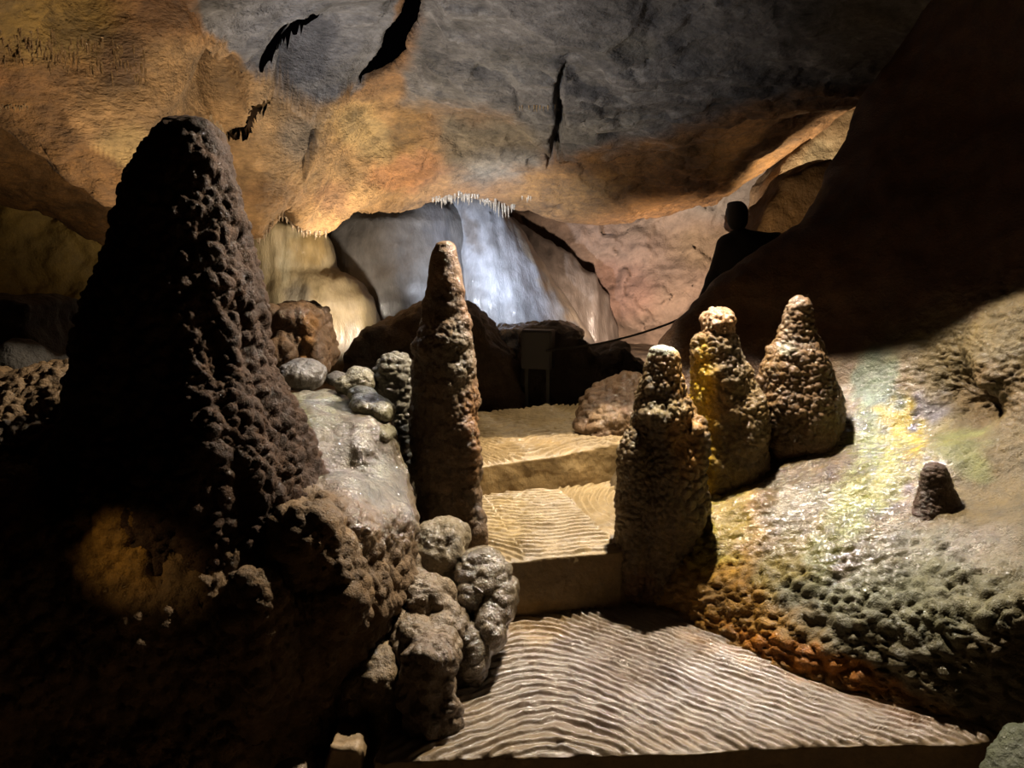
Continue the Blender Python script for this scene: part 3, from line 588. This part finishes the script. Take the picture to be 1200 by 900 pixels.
# ------------------------------------------------------------------ right: stalagmites on the slope
r1 = union([lathe([(775, 406, 2), (776, 409, 13), (777, 416, 17), (776, 430, 20), (776, 450, 24), (777, 470, 29), (778, 490, 35), (778, 520, 41), (777, 560, 47), (775, 600, 47), (770, 640, 45), (768, 680, 42), (760, 720, 38), (758, 750, 36)], 3.75, .85), E(770, 486, 3.68, .08, .08, .05), E(745, 560, 3.7, .08, .12, .25), E(808, 520, 3.72, .08, .1, .16), E(742, 640, 3.68, .07, .1, .3), E(806, 590, 3.75, .08, .1, .15)], .03)
def dr1(V, N):
    px, py = proj(V); b = sstep(786, 800, px) * sstep(465, 485, py) * sstep(640, 600, py)
    tp = .35 + .65 * sstep(405, 480, py)
    return tp * (lumps(V, .031, 101, (1, 1, 1.15), .2) * .020 * (1 - b) + b * lumps(V, .050, 105, (1, 1, 1), .15) * .026 + lumps(V, .10, 102, (1, 1, 1.5)) * .012 + fbm(V, .2, 3, 103) * .02)
rock('bumpy_stalagmite', r1, .0065, M['stal'], dr1, (.27, .19, .105), [dict(at=(788, 425), r=(20, 30), c=(1.0, .68, .38), k=.9), dict(at=(772, 408), r=(30, 14), c=(1.7, 1.4, 1.0), k=.95), dict(at=(796, 450), r=(12, 40), c=(.8, .45, .17), k=.7), dict(at=(806, 510), r=(24, 60), c=(.80, .45, .18), k=.8), dict(at=(785, 478), r=(30, 14), c=(.52, .44, .28), k=.7), dict(at=(750, 690), r=(26, 30), c=(.26, .12, .06), k=.7)], .45, warp=8,  # pale calcite tip and amber right lumps, brightened in colour for overhead light
     label='two-tiered knobbly stalagmite with a pale cream tip, right beside the middle step', cat='stalagmite')
r2 = union([E(842, 378, 4.05, .078, .08, .068), lathe([(842, 385, 14), (838, 396, 20), (840, 410, 26), (844, 430, 32), (848, 450, 36), (851, 480, 42), (852, 510, 44), (852, 540, 44), (850, 570, 40), (848, 600, 36)], 4.05, .9), E(868, 500, 4.0, .12, .15, .22), E(832, 540, 3.98, .08, .12, .2)], .03)
rock('yellow_stalagmite', r2, .0075, M['stal'], nod(.032, .014, 111, (1, 1, .9), (.12, .018), (.08, .012)), (.40, .28, .15), [dict(poly=[(800, 440), (830, 400), (836, 470), (835, 600), (800, 600)], s=12, c=(1.0, .66, .13)), dict(at=(842, 375), r=(30, 22), c=(.8, .48, .28), k=.8), dict(at=(860, 420), r=(20, 30), c=(.34, .27, .19), k=.7), dict(at=(870, 540), r=(25, 40), c=(.34, .24, .14), k=.7)], .5, warp=10,  # bright yellow on the left flank paints in its lit side
     label='ochre yellow stalagmite with a round knob head, middle of the right-hand three', cat='stalagmite')
r3 = union([lathe([(938, 350, 2), (937, 354, 10), (936, 365, 13), (935, 385, 18), (935, 400, 22), (933, 412, 31), (933, 430, 38), (936, 460, 46), (938, 490, 49), (938, 515, 47), (936, 535, 34), (936, 560, 30)], 4.1, .9)], 0)
rock('cone_stalagmite', r3, .0075, M['stal'], nod(.036, .016, 121, (1.1, 1.1, .85), (.15, .02), (.02, .004)), (.30, .19, .11), [dict(at=(905, 430), r=(16, 60), c=(.36, .21, .09), k=.8), dict(at=(925, 408), r=(14, 10), c=(.40, .40, .30), k=.6)], .5, warp=8,
     label='dark brown cone-shaped stalagmite, farthest right of the three beside the steps', cat='stalagmite')
r4 = lathe([(1096, 543, 1), (1096, 546, 9), (1096, 556, 15), (1097, 570, 18), (1099, 585, 22), (1100, 598, 28), (1100, 612, 34), (1100, 640, 36)], 3.28, .9)
rock('stubby_stalagmite', r4, .006, M['stal'], nod(.024, .009, 131, (1.2, 1.2, .8), (.1, .008)), (.15, .095, .065), (), .3, label='tiny dark stubby stalagmite alone on the wet right-hand slope', cat='stalagmite')
rock('mossy_rock', union([E(1215, 895, 2.3, .13, .12, .12), E(1200, 925, 2.25, .12, .1, .1)], .04), .009, M['mound'], nod(.04, .01, 141, f=(.1, .02)), (.14, .145, .09), (), .1, label='mossy green rock cut off at the bottom right corner', cat='rock')
print('right', time.time() - T0)

# ------------------------------------------------------------------ beyond the steps
b1 = prism([(402, 425), (412, 395), (430, 384), (455, 374), (470, 366), (492, 357), (520, 362), (548, 366), (566, 384), (580, 405), (600, 422), (625, 470), (640, 520), (380, 520), (395, 450)], 6.5, 8.0, .12)
rock('boulder', b1, .03, M['dark'], lambda V, N: lumps(V, .4, 151, (1, 1, 1)) * .07 + fbm(V, .35, 5, 152) * .07 - .05, (.26, .18, .12), [dict(at=(430, 420), r=(40, 50), c=(.24, .23, .23), k=.7)], .2, label='broad dark boulder behind the tall slender stalagmite', cat='boulder')
b2 = union([prism([(575, 400), (590, 388), (640, 384), (690, 392), (640, 440), (575, 440)], 7.6, 8.6, .1), E(600, 410, 7.8, .25, .3, .2)], .1)
rock('boulder', b2, .028, M['dark'], lambda V, N: lumps(V, .3, 161) * .05 + fbm(V, .2, 5, 162) * .06 - .03, (.26, .27, .31), (), .9, label='wet boulder painted in bluish light, left of the grey metal box', cat='boulder')  # grey-blue base colour holds the bluish light falling on it
b3 = prism([(615, 520), (612, 395), (640, 386), (655, 384), (672, 392), (688, 406), (700, 413), (738, 408), (745, 424), (757, 432), (775, 440), (800, 520)], 6.6, 7.4, .08)
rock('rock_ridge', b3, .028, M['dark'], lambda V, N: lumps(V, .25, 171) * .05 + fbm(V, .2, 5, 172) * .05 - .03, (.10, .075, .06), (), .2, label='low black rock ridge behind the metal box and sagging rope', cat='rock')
b4 = union([E(735, 490, 5.3, .33, .35, .30), E(700, 500, 5.15, .14, .2, .12), E(712, 490, 5.05, .10, .1, .09)], .08)
rock('popcorn_rock', b4, .012, M['stal'], lambda V, N: lumps(V, .075, 181) * .03 + fbm(V, .2, 4, 182) * .04, (.34, .22, .14), [dict(at=(712, 492), r=(26, 20), c=(.46, .32, .20), k=.7)], .6, label='rounded brown rock with bubbly lumps at the right edge of the highest step', cat='rock')
# far left silhouettes, near-black colour standing in for unlit rock
rock('rock_block', prism([(-60, 350), (10, 350), (30, 358), (26, 385), (36, 400), (50, 430), (50, 520), (-60, 520)], 4.6, 5.2, .05), .02, M['dark'], lambda V, N: fbm(V, .2, 5, 191) * .04, (.05, .04, .03), (), 0, label='squared rock painted black as unlit at the far left edge, against the ochre wall', cat='rock')
rock('boulder', union([E(28, 430, 4.2, .16, .2, .17), E(90, 450, 4.3, .4, .3, .18)], .05), .02, M['dark'], lambda V, N: fbm(V, .2, 5, 192) * .04, (.05, .04, .03), (), 0, label='low hump painted black as unlit beneath the squared rock at far left', cat='boulder')

# back flowstones
def dome_d(seed, amp=.035):
    def d(V, N):
        a = np.stack([V[:, 0] * 2.6, V[:, 1] * 1.0, V[:, 2] * .35], 1)
        return fbm(a, .5, 5, seed) * amp + fbm(V, .9, 3, seed + 3) * .08
    return d
def dome(rows, Y, ry): return lathe(rows, Y, ry)
d1 = dome([(485, 222, 6), (480, 228, 30), (470, 240, 66), (460, 260, 90), (455, 290, 104), (452, 330, 116), (450, 380, 128), (450, 440, 140), (450, 480, 145)], 10.9, .8)
rock('flowstone_dome', d1, .045, M['dome'], dome_d(201), (.26, .25, .245), [dict(at=(450, 300), r=(80, 60), c=(.29, .26, .23), k=.6), dict(at=(520, 300), r=(16, 90), a=-14, c=(.20, .20, .22), k=.6)], .45, label='smooth grey flowstone dome at the back, left of the white cascade', cat='flowstone')
def rows(t): return [((a + b) / 2, y, (b - a) / 2) for y, a, b in t]
d2 = dome(rows([(226, 535, 572), (234, 522, 584), (250, 516, 594), (270, 512, 606), (290, 510, 621), (320, 508, 643), (350, 508, 664), (380, 508, 684), (410, 508, 700), (450, 508, 712), (480, 508, 716)]), 10.9, .75)
d4 = dome(rows([(254, 575, 600), (264, 566, 612), (280, 560, 640), (300, 556, 670), (320, 552, 696), (345, 550, 712), (380, 548, 722), (420, 546, 730), (480, 544, 735)]), 11.7, .6)
rock('flowstone_apron', d4, .04, M['dome'], dome_d(241, .05), (.30, .24, .20), (), .3, label='dull brown flowstone slope at the back, right behind the white streaked cascade', cat='flowstone')
def dcas(V, N):
    px, py = proj(V); ang = np.arctan2(V[:, 0] + .5, 4.2 - V[:, 2])
    return np.abs(fbm(np.stack([ang * 9, V[:, 2] * .25, V[:, 1] * .3], 1), 1., 4, 211)) * .09 + fbm(V, .8, 3, 213) * .05
o = rock('flowstone_cascade', d2, .04, M['dome'], dcas, (.33, .30, .27), [dict(poly=[(505, 230), (600, 235), (640, 300), (670, 380), (600, 400), (560, 370), (535, 300)], s=22, c=(.44, .45, .48)), dict(poly=[(528, 236), (556, 244), (580, 300), (610, 350), (585, 360), (550, 300)], s=9, c=(.72, .74, .80)), dict(poly=[(572, 250), (588, 250), (625, 310), (660, 380), (640, 385), (600, 320)], s=8, c=(.62, .63, .68)), dict(at=(552, 268), r=(8, 30), a=-20, c=(.30, .27, .25), k=.8), dict(poly=[(596, 262), (606, 262), (665, 340), (702, 398), (690, 398), (640, 335)], s=5, c=(.60, .50, .40))], .7, warp=10, label='white streaked flowstone cascade at the back, under the stalactite fringe', cat='flowstone')
d3 = union([dome([(330, 262, 10), (330, 266, 50), (332, 290, 56), (330, 315, 62), (345, 325, 70), (352, 350, 84), (355, 380, 90), (356, 440, 96), (356, 480, 100)], 9.4, .7)], 0)
rock('flowstone_dome', d3, .035, M['dome'], dome_d(221, .05), (.50, .40, .25), [dict(at=(340, 300), r=(10, 60), a=15, c=(.68, .60, .42), k=.7), dict(at=(360, 290), r=(22, 25), c=(.52, .37, .18), k=.7), dict(at=(350, 360), r=(20, 30), c=(.30, .28, .25), k=.6), dict(at=(395, 380), r=(30, 50), c=(.48, .38, .26), k=.7)], .5, label='cream flowstone bulge at the back, between the huge stalagmite and grey dome', cat='flowstone')
# leaning slabs on the right
rock('leaning_slab', prism([(880, 290), (905, 215), (925, 180), (965, 150), (1012, 105), (1040, 110), (1010, 200), (960, 260), (940, 330)], 9.2, 10.0, .06), .04, M['back'], lambda V, N: fbm(V, .5, 5, 231) * .07, (.52, .37, .23), [dict(at=(960, 185), r=(30, 20), a=-40, c=(.62, .52, .36), k=.6)], .1, label='pale tan rock slab in the gap above the brown slab, behind the person', cat='rock slab')
rock('leaning_slab', prism([(868, 330), (885, 280), (900, 240), (925, 208), (945, 196), (972, 184), (1010, 190), (980, 290), (930, 340)], 7.4, 8.0, .05), .03, M['back'], lambda V, N: fbm(V, .4, 5, 232) * .05, (.33, .19, .09), [dict(at=(965, 240), r=(10, 40), a=25, c=(.55, .45, .30), k=.7)], .1, label='brown leaning rock slab right behind the person’s shoulder', cat='rock slab')
print('back', time.time() - T0)

# ------------------------------------------------------------------ stalactites
def stal_mesh(seed, nseg=8, rings=7):
    r = np.random.RandomState(seed); V = []; Q = []
    for i in range(rings):
        t = i / (rings - 1); rad = (1 - t) ** .75 * .5 * (1 + .25 * r.uniform(-1, 1)) + .05; ox, oy = .12 * t * r.uniform(-1, 1), .12 * t * r.uniform(-1, 1)
        for k in range(nseg):
            a = 2 * math.pi * k / nseg; V.append((ox + rad * math.cos(a) * (1 + .15 * r.uniform(-1, 1)), oy + rad * math.sin(a), .12 - 1.12 * t))
    for i in range(rings - 1):
        for k in range(nseg):
            a = i * nseg + k; b = i * nseg + (k + 1) % nseg; Q.append((a, a + nseg, b + nseg, b))
    V.append((0, 0, -1.03)); n = len(V) - 1; b = (rings - 1) * nseg
    for k in range(0, nseg, 2): Q.append((b + k, n, b + (k + 2) % nseg, b + (k + 1) % nseg))
    return np.array(V, float), np.array(Q)
TM = {}
def lip(px, lo, hi):
    '''lowest visible point of the roof edge above this spot'''
    for py in np.arange(hi, lo, -2.0):
        h = ceil_hit(px, py)
        if h is not None: return py
    return lo
def stal_set(name, spots, colr, label, group, wet=.4):
    base = []
    for s in range(5):
        V, Q = stal_mesh(s); o = build(name, V, Q, M['stal'], np.tile(np.array([colr[0] * .6, colr[1] * .6, colr[2] * .6, wet]), (len(V), 1))); base.append(o)
    used = 0
    for i, (px, py, L, w) in enumerate(spots):
        h = ceil_hit(px, py)
        if h is None: continue
        b = base[i % 5]
        if used < 5 and i < 5 and not b.get('used'): o = b; o['used'] = 1
        else: o = b.copy(); C.objects.link(o)
        used += 1; Y = h[1]
        o.location = (h[0], h[1], h[2] + .01); o.scale = (w * Y / F, w * Y / F, L * Y / F); o.rotation_euler = (0, 0, rng.uniform(0, 6))
        tag(o, label, 'stalactite', group)
    for b in base:
        if b.get('used'): del b['used']
        else: bpy.data.objects.remove(b)
sp1 = []
for i in range(52):
    x = 508 + i * 1.85 + rng.uniform(-1, 1); tp = np.interp(x, [505, 520, 545, 560, 580, 600, 610], [226, 228, 228, 231, 227, 232, 237]); L = np.interp(x, [505, 520, 530, 545, 555, 575, 590, 606], [5, 11, 9, 12, 5, 11, 17, 6]) * rng.uniform(.6, 1.25)
    sp1.append((x, lip(x, 215, 262) - rng.uniform(0, 5), L, rng.uniform(2.2, 4)))
stal_set('stalactite', sp1, (.40, .33, .25), 'small pale stalactite in the fringe hanging above the white cascade', 'stalactites above the white cascade')
sp2 = [(x + rng.uniform(-1.5, 1.5), lip(x, 245, 290) - rng.uniform(0, 2), rng.uniform(6, 11), rng.uniform(3, 5)) for x in np.arange(300, 384, 4.0)]
stal_set('stalactite', sp2, (.42, .30, .18), 'short brown stalactite along the lip above the cream flowstone bulge', 'stalactites above the cream bulge')
sp3 = []
for i in range(130):
    x = rng.uniform(-5, 172); y = np.interp(x, [0, 60, 110, 170], [42, 50, 56, 70]) + rng.uniform(-14, 26); sp3.append((x, y, rng.uniform(7, 17), rng.uniform(1.8, 3.2)))
stal_set('straw_stalactite', sp3, (.42, .27, .13), 'thin brown straw stalactite in the dense field under the upper left ceiling', 'straw stalactites at upper left')
sp4 = [(x, lip(x, 70, 125) - rng.uniform(0, 4), rng.uniform(5, 10), 2.) for x in np.arange(0, 34, 3.2)]
stal_set('straw_stalactite', sp4, (.36, .26, .14), 'straw stalactite on the overhanging lip at the left frame edge', 'straw stalactites on the left lip')
sp5 = [(246 + i * 1.9, 137 + i * 1.8 + rng.uniform(-2, 2), rng.uniform(6, 11), 2.) for i in range(9)]
stal_set('straw_stalactite', sp5, (.60, .45, .27), 'fine pale straw stalactite just right of the huge stalagmite’s top', 'pale straws right of the huge stalagmite')
sp6 = [(x, 123 + rng.uniform(-1, 2), rng.uniform(5, 9), 1.8) for x in (609, 612, 620, 626, 629, 633, 637, 642, 650)]
stal_set('straw_stalactite', sp6, (.60, .42, .22), 'tiny tan straw stalactite on the seam below the grey ceiling slab', 'tiny straws on the ceiling seam')
sp7 = [(x, 232 + rng.uniform(-2, 2), rng.uniform(5, 8), 2.) for x in (612, 618, 619.5, 622)]
stal_set('straw_stalactite', sp7, (.55, .45, .33), 'tiny stalactite just right of the fringe above the cascade', 'tiny stalactites right of the fringe')
print('stalactites', time.time() - T0)

# ------------------------------------------------------------------ metal box, rope
def box_mesh(x0, x1, y0, y1, z0, z1, bev=.008):
    f = lambda p: np.linalg.norm(np.maximum(np.abs(p - c) - hh + bev, 0), axis=1) + np.minimum(np.max(np.abs(p - c) - hh + bev, axis=1), 0) - bev
    import bmesh
    bm = bmesh.new(); bmesh.ops.create_cube(bm, size=1)
    for v in bm.verts: v.co = ((x0 + x1) / 2 + v.co.x * (x1 - x0), (y0 + y1) / 2 + v.co.y * (y1 - y0), (z0 + z1) / 2 + v.co.z * (z1 - z0))
    bmesh.ops.bevel(bm, geom=bm.edges[:], offset=bev, segments=2, affect='EDGES'); return bm
def bmo(name, bm, mat, parent=None):
    me = bpy.data.meshes.new(name); bm.to_mesh(me); bm.free(); me.materials.append(mat); o = bpy.data.objects.new(name, me); C.objects.link(o)
    if parent: o.parent = parent
    return o
mbox = plain('grey_painted_metal', (.07, .07, .075), .5, .2); mpost = plain('dark_steel', (.06, .06, .06), .4, .8); mrope = plain('black_rope', (.03, .028, .025), .8, 0, .002)
A = P(612, 434, 6.3); B = P(650, 388, 6.3)
bx = empty('junction_box', ((A[0] + B[0]) / 2, 6.42, A[2]), 'flat grey metal box standing before the black ridge beyond the steps', 'electrical box', rz=math.radians(-14))
w, h = (B[0] - A[0]) / 2 * .98, B[2] - A[2]
bmo('housing', box_mesh(-w, w, -.07, .09, 0, h), mbox, bx); bmo('cover', box_mesh(-w + .012, w - .012, -.085, -.07, .012, h - .012, .004), mbox, bx)
for sx in (-1, 1): bmo('leg', box_mesh(sx * w * .7 - .015, sx * w * .7 + .015, -.02, .02, -.40, .0, .003), mpost, bx)
def tube(name, pts, r, mat, parent=None):
    cu = bpy.data.curves.new(name, 'CURVE'); cu.dimensions = '3D'; cu.bevel_depth = r; cu.bevel_resolution = 3; s = cu.splines.new('NURBS'); s.points.add(len(pts) - 1)
    for q, p in zip(s.points, pts): q.co = (*p, 1)
    s.use_endpoint_u = True; s.order_u = 3; s.resolution_u = 8
    t = bpy.data.objects.new(name, cu); C.objects.link(t); me = bpy.data.meshes.new_from_object(t); bpy.data.objects.remove(t)
    me.materials.append(mat); me.name = name; o = bpy.data.objects.new(name, me); C.objects.link(o)
    if parent: o.parent = parent
    return o
rp = tube('guide_rope', [P(x, y, Y) for x, y, Y in [(640, 411, 6.28), (660, 409, 6.25), (690, 405, 6.2), (720, 399, 6.1), (750, 391, 6.0), (780, 381, 5.9), (803, 371, 5.8), (830, 356, 5.7), (845, 347, 5.65)]], .009, mrope)
tag(rp, 'black guide rope sagging across the gap from the metal box to the right', 'rope')
pp = P(845, 345, 5.65); o = tube('rope_post', [(pp[0], pp[1], .42), (pp[0], pp[1], pp[2] + .03)], .016, mpost); tag(o, 'steel post carrying the right end of the guide rope', 'post')

# ------------------------------------------------------------------ the person
def person():
    hd = P(863, 252, 6.05); fx = P(874, 400, 6.05)[0]
    root = empty('person', (fx, 6.05, .47), 'person in dark clothes seen from behind in silhouette above the right-hand rocks', 'person', rz=0)
    top = P(863, 238, 6.05)[2] - .47; s = top / 1.75
    hx = (hd[0] - fx) / s
    H = lambda x, y, z: np.array([x, y, z]) * s
    # facing away and to the left (local +y is away from the camera)
    head = [ell(H(hx, .02, 1.645), np.array([.075, .095, .108]) * s), ell(H(hx - .025, .07, 1.585), np.array([.05, .06, .06]) * s), cap(H(hx - .01, .105, 1.63), H(hx - .02, .13, 1.605), .012 * s, .016 * s), ell(H(hx + .075, .02, 1.635), np.array([.012, .022, .03]) * s), ell(H(hx - .075, .02, 1.635), np.array([.012, .022, .03]) * s), cap(H(hx - .045, .10, 1.575), H(hx + .0, .115, 1.575), .009 * s, .009 * s)]
    neck = cap(H(hx * .5, -.01, 1.44), H(hx, .01, 1.58), .062 * s, .055 * s)
    tor = [ell(H(0, 0, 1.28), np.array([.20, .12, .24]) * s), ell(H(0, 0, 1.05), np.array([.165, .11, .2]) * s), ell(H(0, 0, .93), np.array([.18, .12, .14]) * s), cap(H(-.18, 0, 1.42), H(.19, 0, 1.44), .06 * s, .06 * s)]
    def hand(w, e):
        d = (w - e) / np.linalg.norm(w - e); fs = [ell(w + d * .045 * s, np.array([.03, .03, .045]) * s)]
        sd = np.cross(d, [0, 1, 0]); sd /= np.linalg.norm(sd)
        for k, L in enumerate((.062, .075, .07, .055)):
            a = w + d * .075 * s + sd * (k - 1.5) * .019 * s; m = a + d * L * .5 * s; fs += [cap(a, m, .009 * s, .0085 * s), cap(m, m + (d * .6 + np.array([0, .6, 0])) * L * .5 * s, .0085 * s, .007 * s)]
        a = w + d * .025 * s - sd * .02 * s; fs += [cap(a, a + (d * .6 - sd * .7) * .055 * s, .011 * s, .009 * s)]
        return fs
    la = [H(-.20, 0, 1.42), H(-.27, .05, 1.14), H(-.33, .20, .93)]; ra = [H(.21, 0, 1.43), H(.27, -.03, 1.15), H(.24, .12, .92)]
    arms = []
    for A_ in (la, ra): arms += [cap(A_[0], A_[1], .055 * s, .044 * s), cap(A_[1], A_[2], .044 * s, .028 * s)] + hand(A_[2], A_[1])
    legs = []
    for sx in (-1, 1): legs += [cap(H(sx * .10, 0, .90), H(sx * .11, .02, .50), .085 * s, .06 * s), cap(H(sx * .11, .02, .50), H(sx * .12, -.01, .09), .055 * s, .038 * s), cap(H(sx * .12, -.03, .04), H(sx * .14, .15, .03), .038 * s, .03 * s)]
    skin = plain('skin', (.30, .18, .12), .6); cloth = plain('dark_jacket_cloth', (.012, .012, .014), .85, 0, .003); tr = plain('dark_trouser_cloth', (.012, .012, .016), .9, 0, .002); hr = plain('black_hair', (.008, .007, .006), .6, 0, .003); sh = plain('shoe_leather', (.02, .018, .015), .5)
    def mk(nm, f, h, m):
        V, Q = mesh_sdf(f, h); return build(nm, V, Q, m, None, root)
    mk('body', union(head + [neck] + tor + arms + legs, .02 * s), .0075, skin)
    mk('hair', union([ell(H(hx, -.005, 1.675), np.array([.086, .102, .092]) * s), ell(H(hx, -.04, 1.62), np.array([.08, .07, .09]) * s), ell(H(hx - .04, .03, 1.74), np.array([.03, .04, .02]) * s)], .02), .008, hr)
    slv = []
    for A_ in (la, ra): e = A_[2] - (A_[2] - A_[1]) * .06; slv += [cap(A_[0], A_[1], .075 * s, .062 * s), cap(A_[1], e, .062 * s, .045 * s)]
    mk('jacket', union([ell(H(0, -.01, 1.27), np.array([.245, .155, .26]) * s), ell(H(0, 0, 1.02), np.array([.21, .15, .24]) * s), cap(H(-.17, 0, 1.42), H(.19, 0, 1.44), .082 * s, .08 * s), cap(H(hx * .5, -.01, 1.46), H(hx * .8, 0, 1.50), .08 * s, .07 * s)] + slv, .045 * s), .009, cloth)
    tl = []
    for sx in (-1, 1): tl += [cap(H(sx * .10, 0, .90), H(sx * .11, .02, .50), .10 * s, .076 * s), cap(H(sx * .11, .02, .50), H(sx * .12, -.01, .10), .074 * s, .06 * s)]
    mk('trousers', union([ell(H(0, 0, .92), np.array([.19, .135, .13]) * s)] + tl, .03 * s), .010, tr)
    for sx in (-1, 1): mk('shoe', union([cap(H(sx * .12, -.035, .045), H(sx * .14, .16, .035), .048 * s, .042 * s), cap(H(sx * .12, -.03, .05), H(sx * .12, -.02, .10), .045 * s, .045 * s)], .02), .009, sh)
    return root
person()
print('person', time.time() - T0)

# ------------------------------------------------------------------ light
def lamp(name, kind, loc, col, e, size=.05, aim=None, cone=60, blend=.3):
    l = bpy.data.lights.new(name, kind); l.color = col; l.energy = e; o = bpy.data.objects.new(name, l); C.objects.link(o); o.location = loc
    if kind == 'SPOT': l.spot_size = math.radians(cone); l.spot_blend = blend
    if kind in ('SPOT', 'POINT'): l.shadow_soft_size = size
    if aim is not None:
        from mathutils import Vector
        o.rotation_euler = (Vector(aim) - Vector(loc)).to_track_quat('-Z', 'Y').to_euler()
    return o
lamp('path_spotlight', 'SPOT', (.88, 4.15, 3.35), (1, .86, .66), 1150, .03, aim=(.88 - .25, 4.15 - .8, 2.35), cone=115, blend=.06)
lamp('white_spotlight', 'SPOT', (1.2, 5.1, 3.55), (1, .97, .93), 700, .09, aim=(1.2 - .3, 5.1 - 1., 2.55), cone=77, blend=.1)
lamp('mound_spotlight', 'SPOT', (-1.0, 5.05, 3.4), (.86, .92, 1), 150, .06, aim=P(400, 520, 3.6), cone=27, blend=.6)
lamp('tread_fill_spot', 'SPOT', (.5, 4.7, 3.6), (1, .88, .68), 380, .03, aim=(.35, 5.3, .5), cone=38, blend=.4)  # added fill for the highest step, which the path spotlight's cone misses
lamp('cascade_spotlight', 'SPOT', P(532, 384, 8.15), (.80, .87, 1), 850, .05, aim=P(590, 262, 10.5), cone=88, blend=1)
lamp('back_wall_lamp', 'SPOT', P(728, 424, 8.2), (1, .80, .64), 1500, .08, aim=P(810, 335, 11.5), cone=96, blend=1)
lamp('vault_lamp', 'SPOT', P(235, 430, 4.8), (1, .78, .54), 270, .06, aim=P(270, 110, 6.0), cone=120, blend=.7)
lamp('lip_lamp', 'SPOT', P(470, 395, 8.4), (1, .80, .54), 420, .06, aim=P(440, 150, 8.0), cone=135, blend=1)
lamp('dome_lamp', 'SPOT', P(425, 412, 7.9), (1, .88, .72), 280, .06, aim=P(350, 280, 9.4), cone=95, blend=.8)
lamp('roof_lamp', 'SPOT', P(330, 425, 4.9), (.84, .90, 1), 230, .06, aim=P(530, 50, 6.7), cone=88, blend=.9)
lamp('far_left_lamp', 'SPOT', P(120, 420, 6.2), (1, .62, .22), 25, .1, aim=P(40, 280, 8.6), cone=130, blend=.8)
lamp('brown_slab_fill', 'SPOT', P(890, 370, 6.7), (1, .78, .5), 40, .05, aim=P(930, 220, 7.6), cone=60, blend=.6)  # added fill so the brown leaning slab does not go black
lamp('slab_lamp', 'SPOT', P(935, 290, 8.5), (1, .82, .56), 260, .05, aim=P(960, 180, 9.3), cone=110, blend=.6)
lamp('side_lamp', 'SPOT', (-2.3, 1.0, 2.2), (1, .68, .30), 110, .03, aim=P(118, 640, 2.3), cone=9, blend=.9)
SC.cycles.max_bounces = 4; SC.cycles.diffuse_bounces = 1

w = bpy.data.worlds.new('cave_dark'); SC.world = w; w.use_nodes = True; w.node_tree.nodes['Background'].inputs[0].default_value = (.02, .015, .02, 1); w.node_tree.nodes['Background'].inputs[1].default_value = .02
SC.view_settings.view_transform = 'Standard'; SC.view_settings.look = 'None'; SC.view_settings.exposure = 0; SC.view_settings.gamma = 1; SC.view_settings.use_curve_mapping = False
print('done', time.time() - T0, sum(len(o.data.vertices) for o in SC.objects if o.type == 'MESH'))
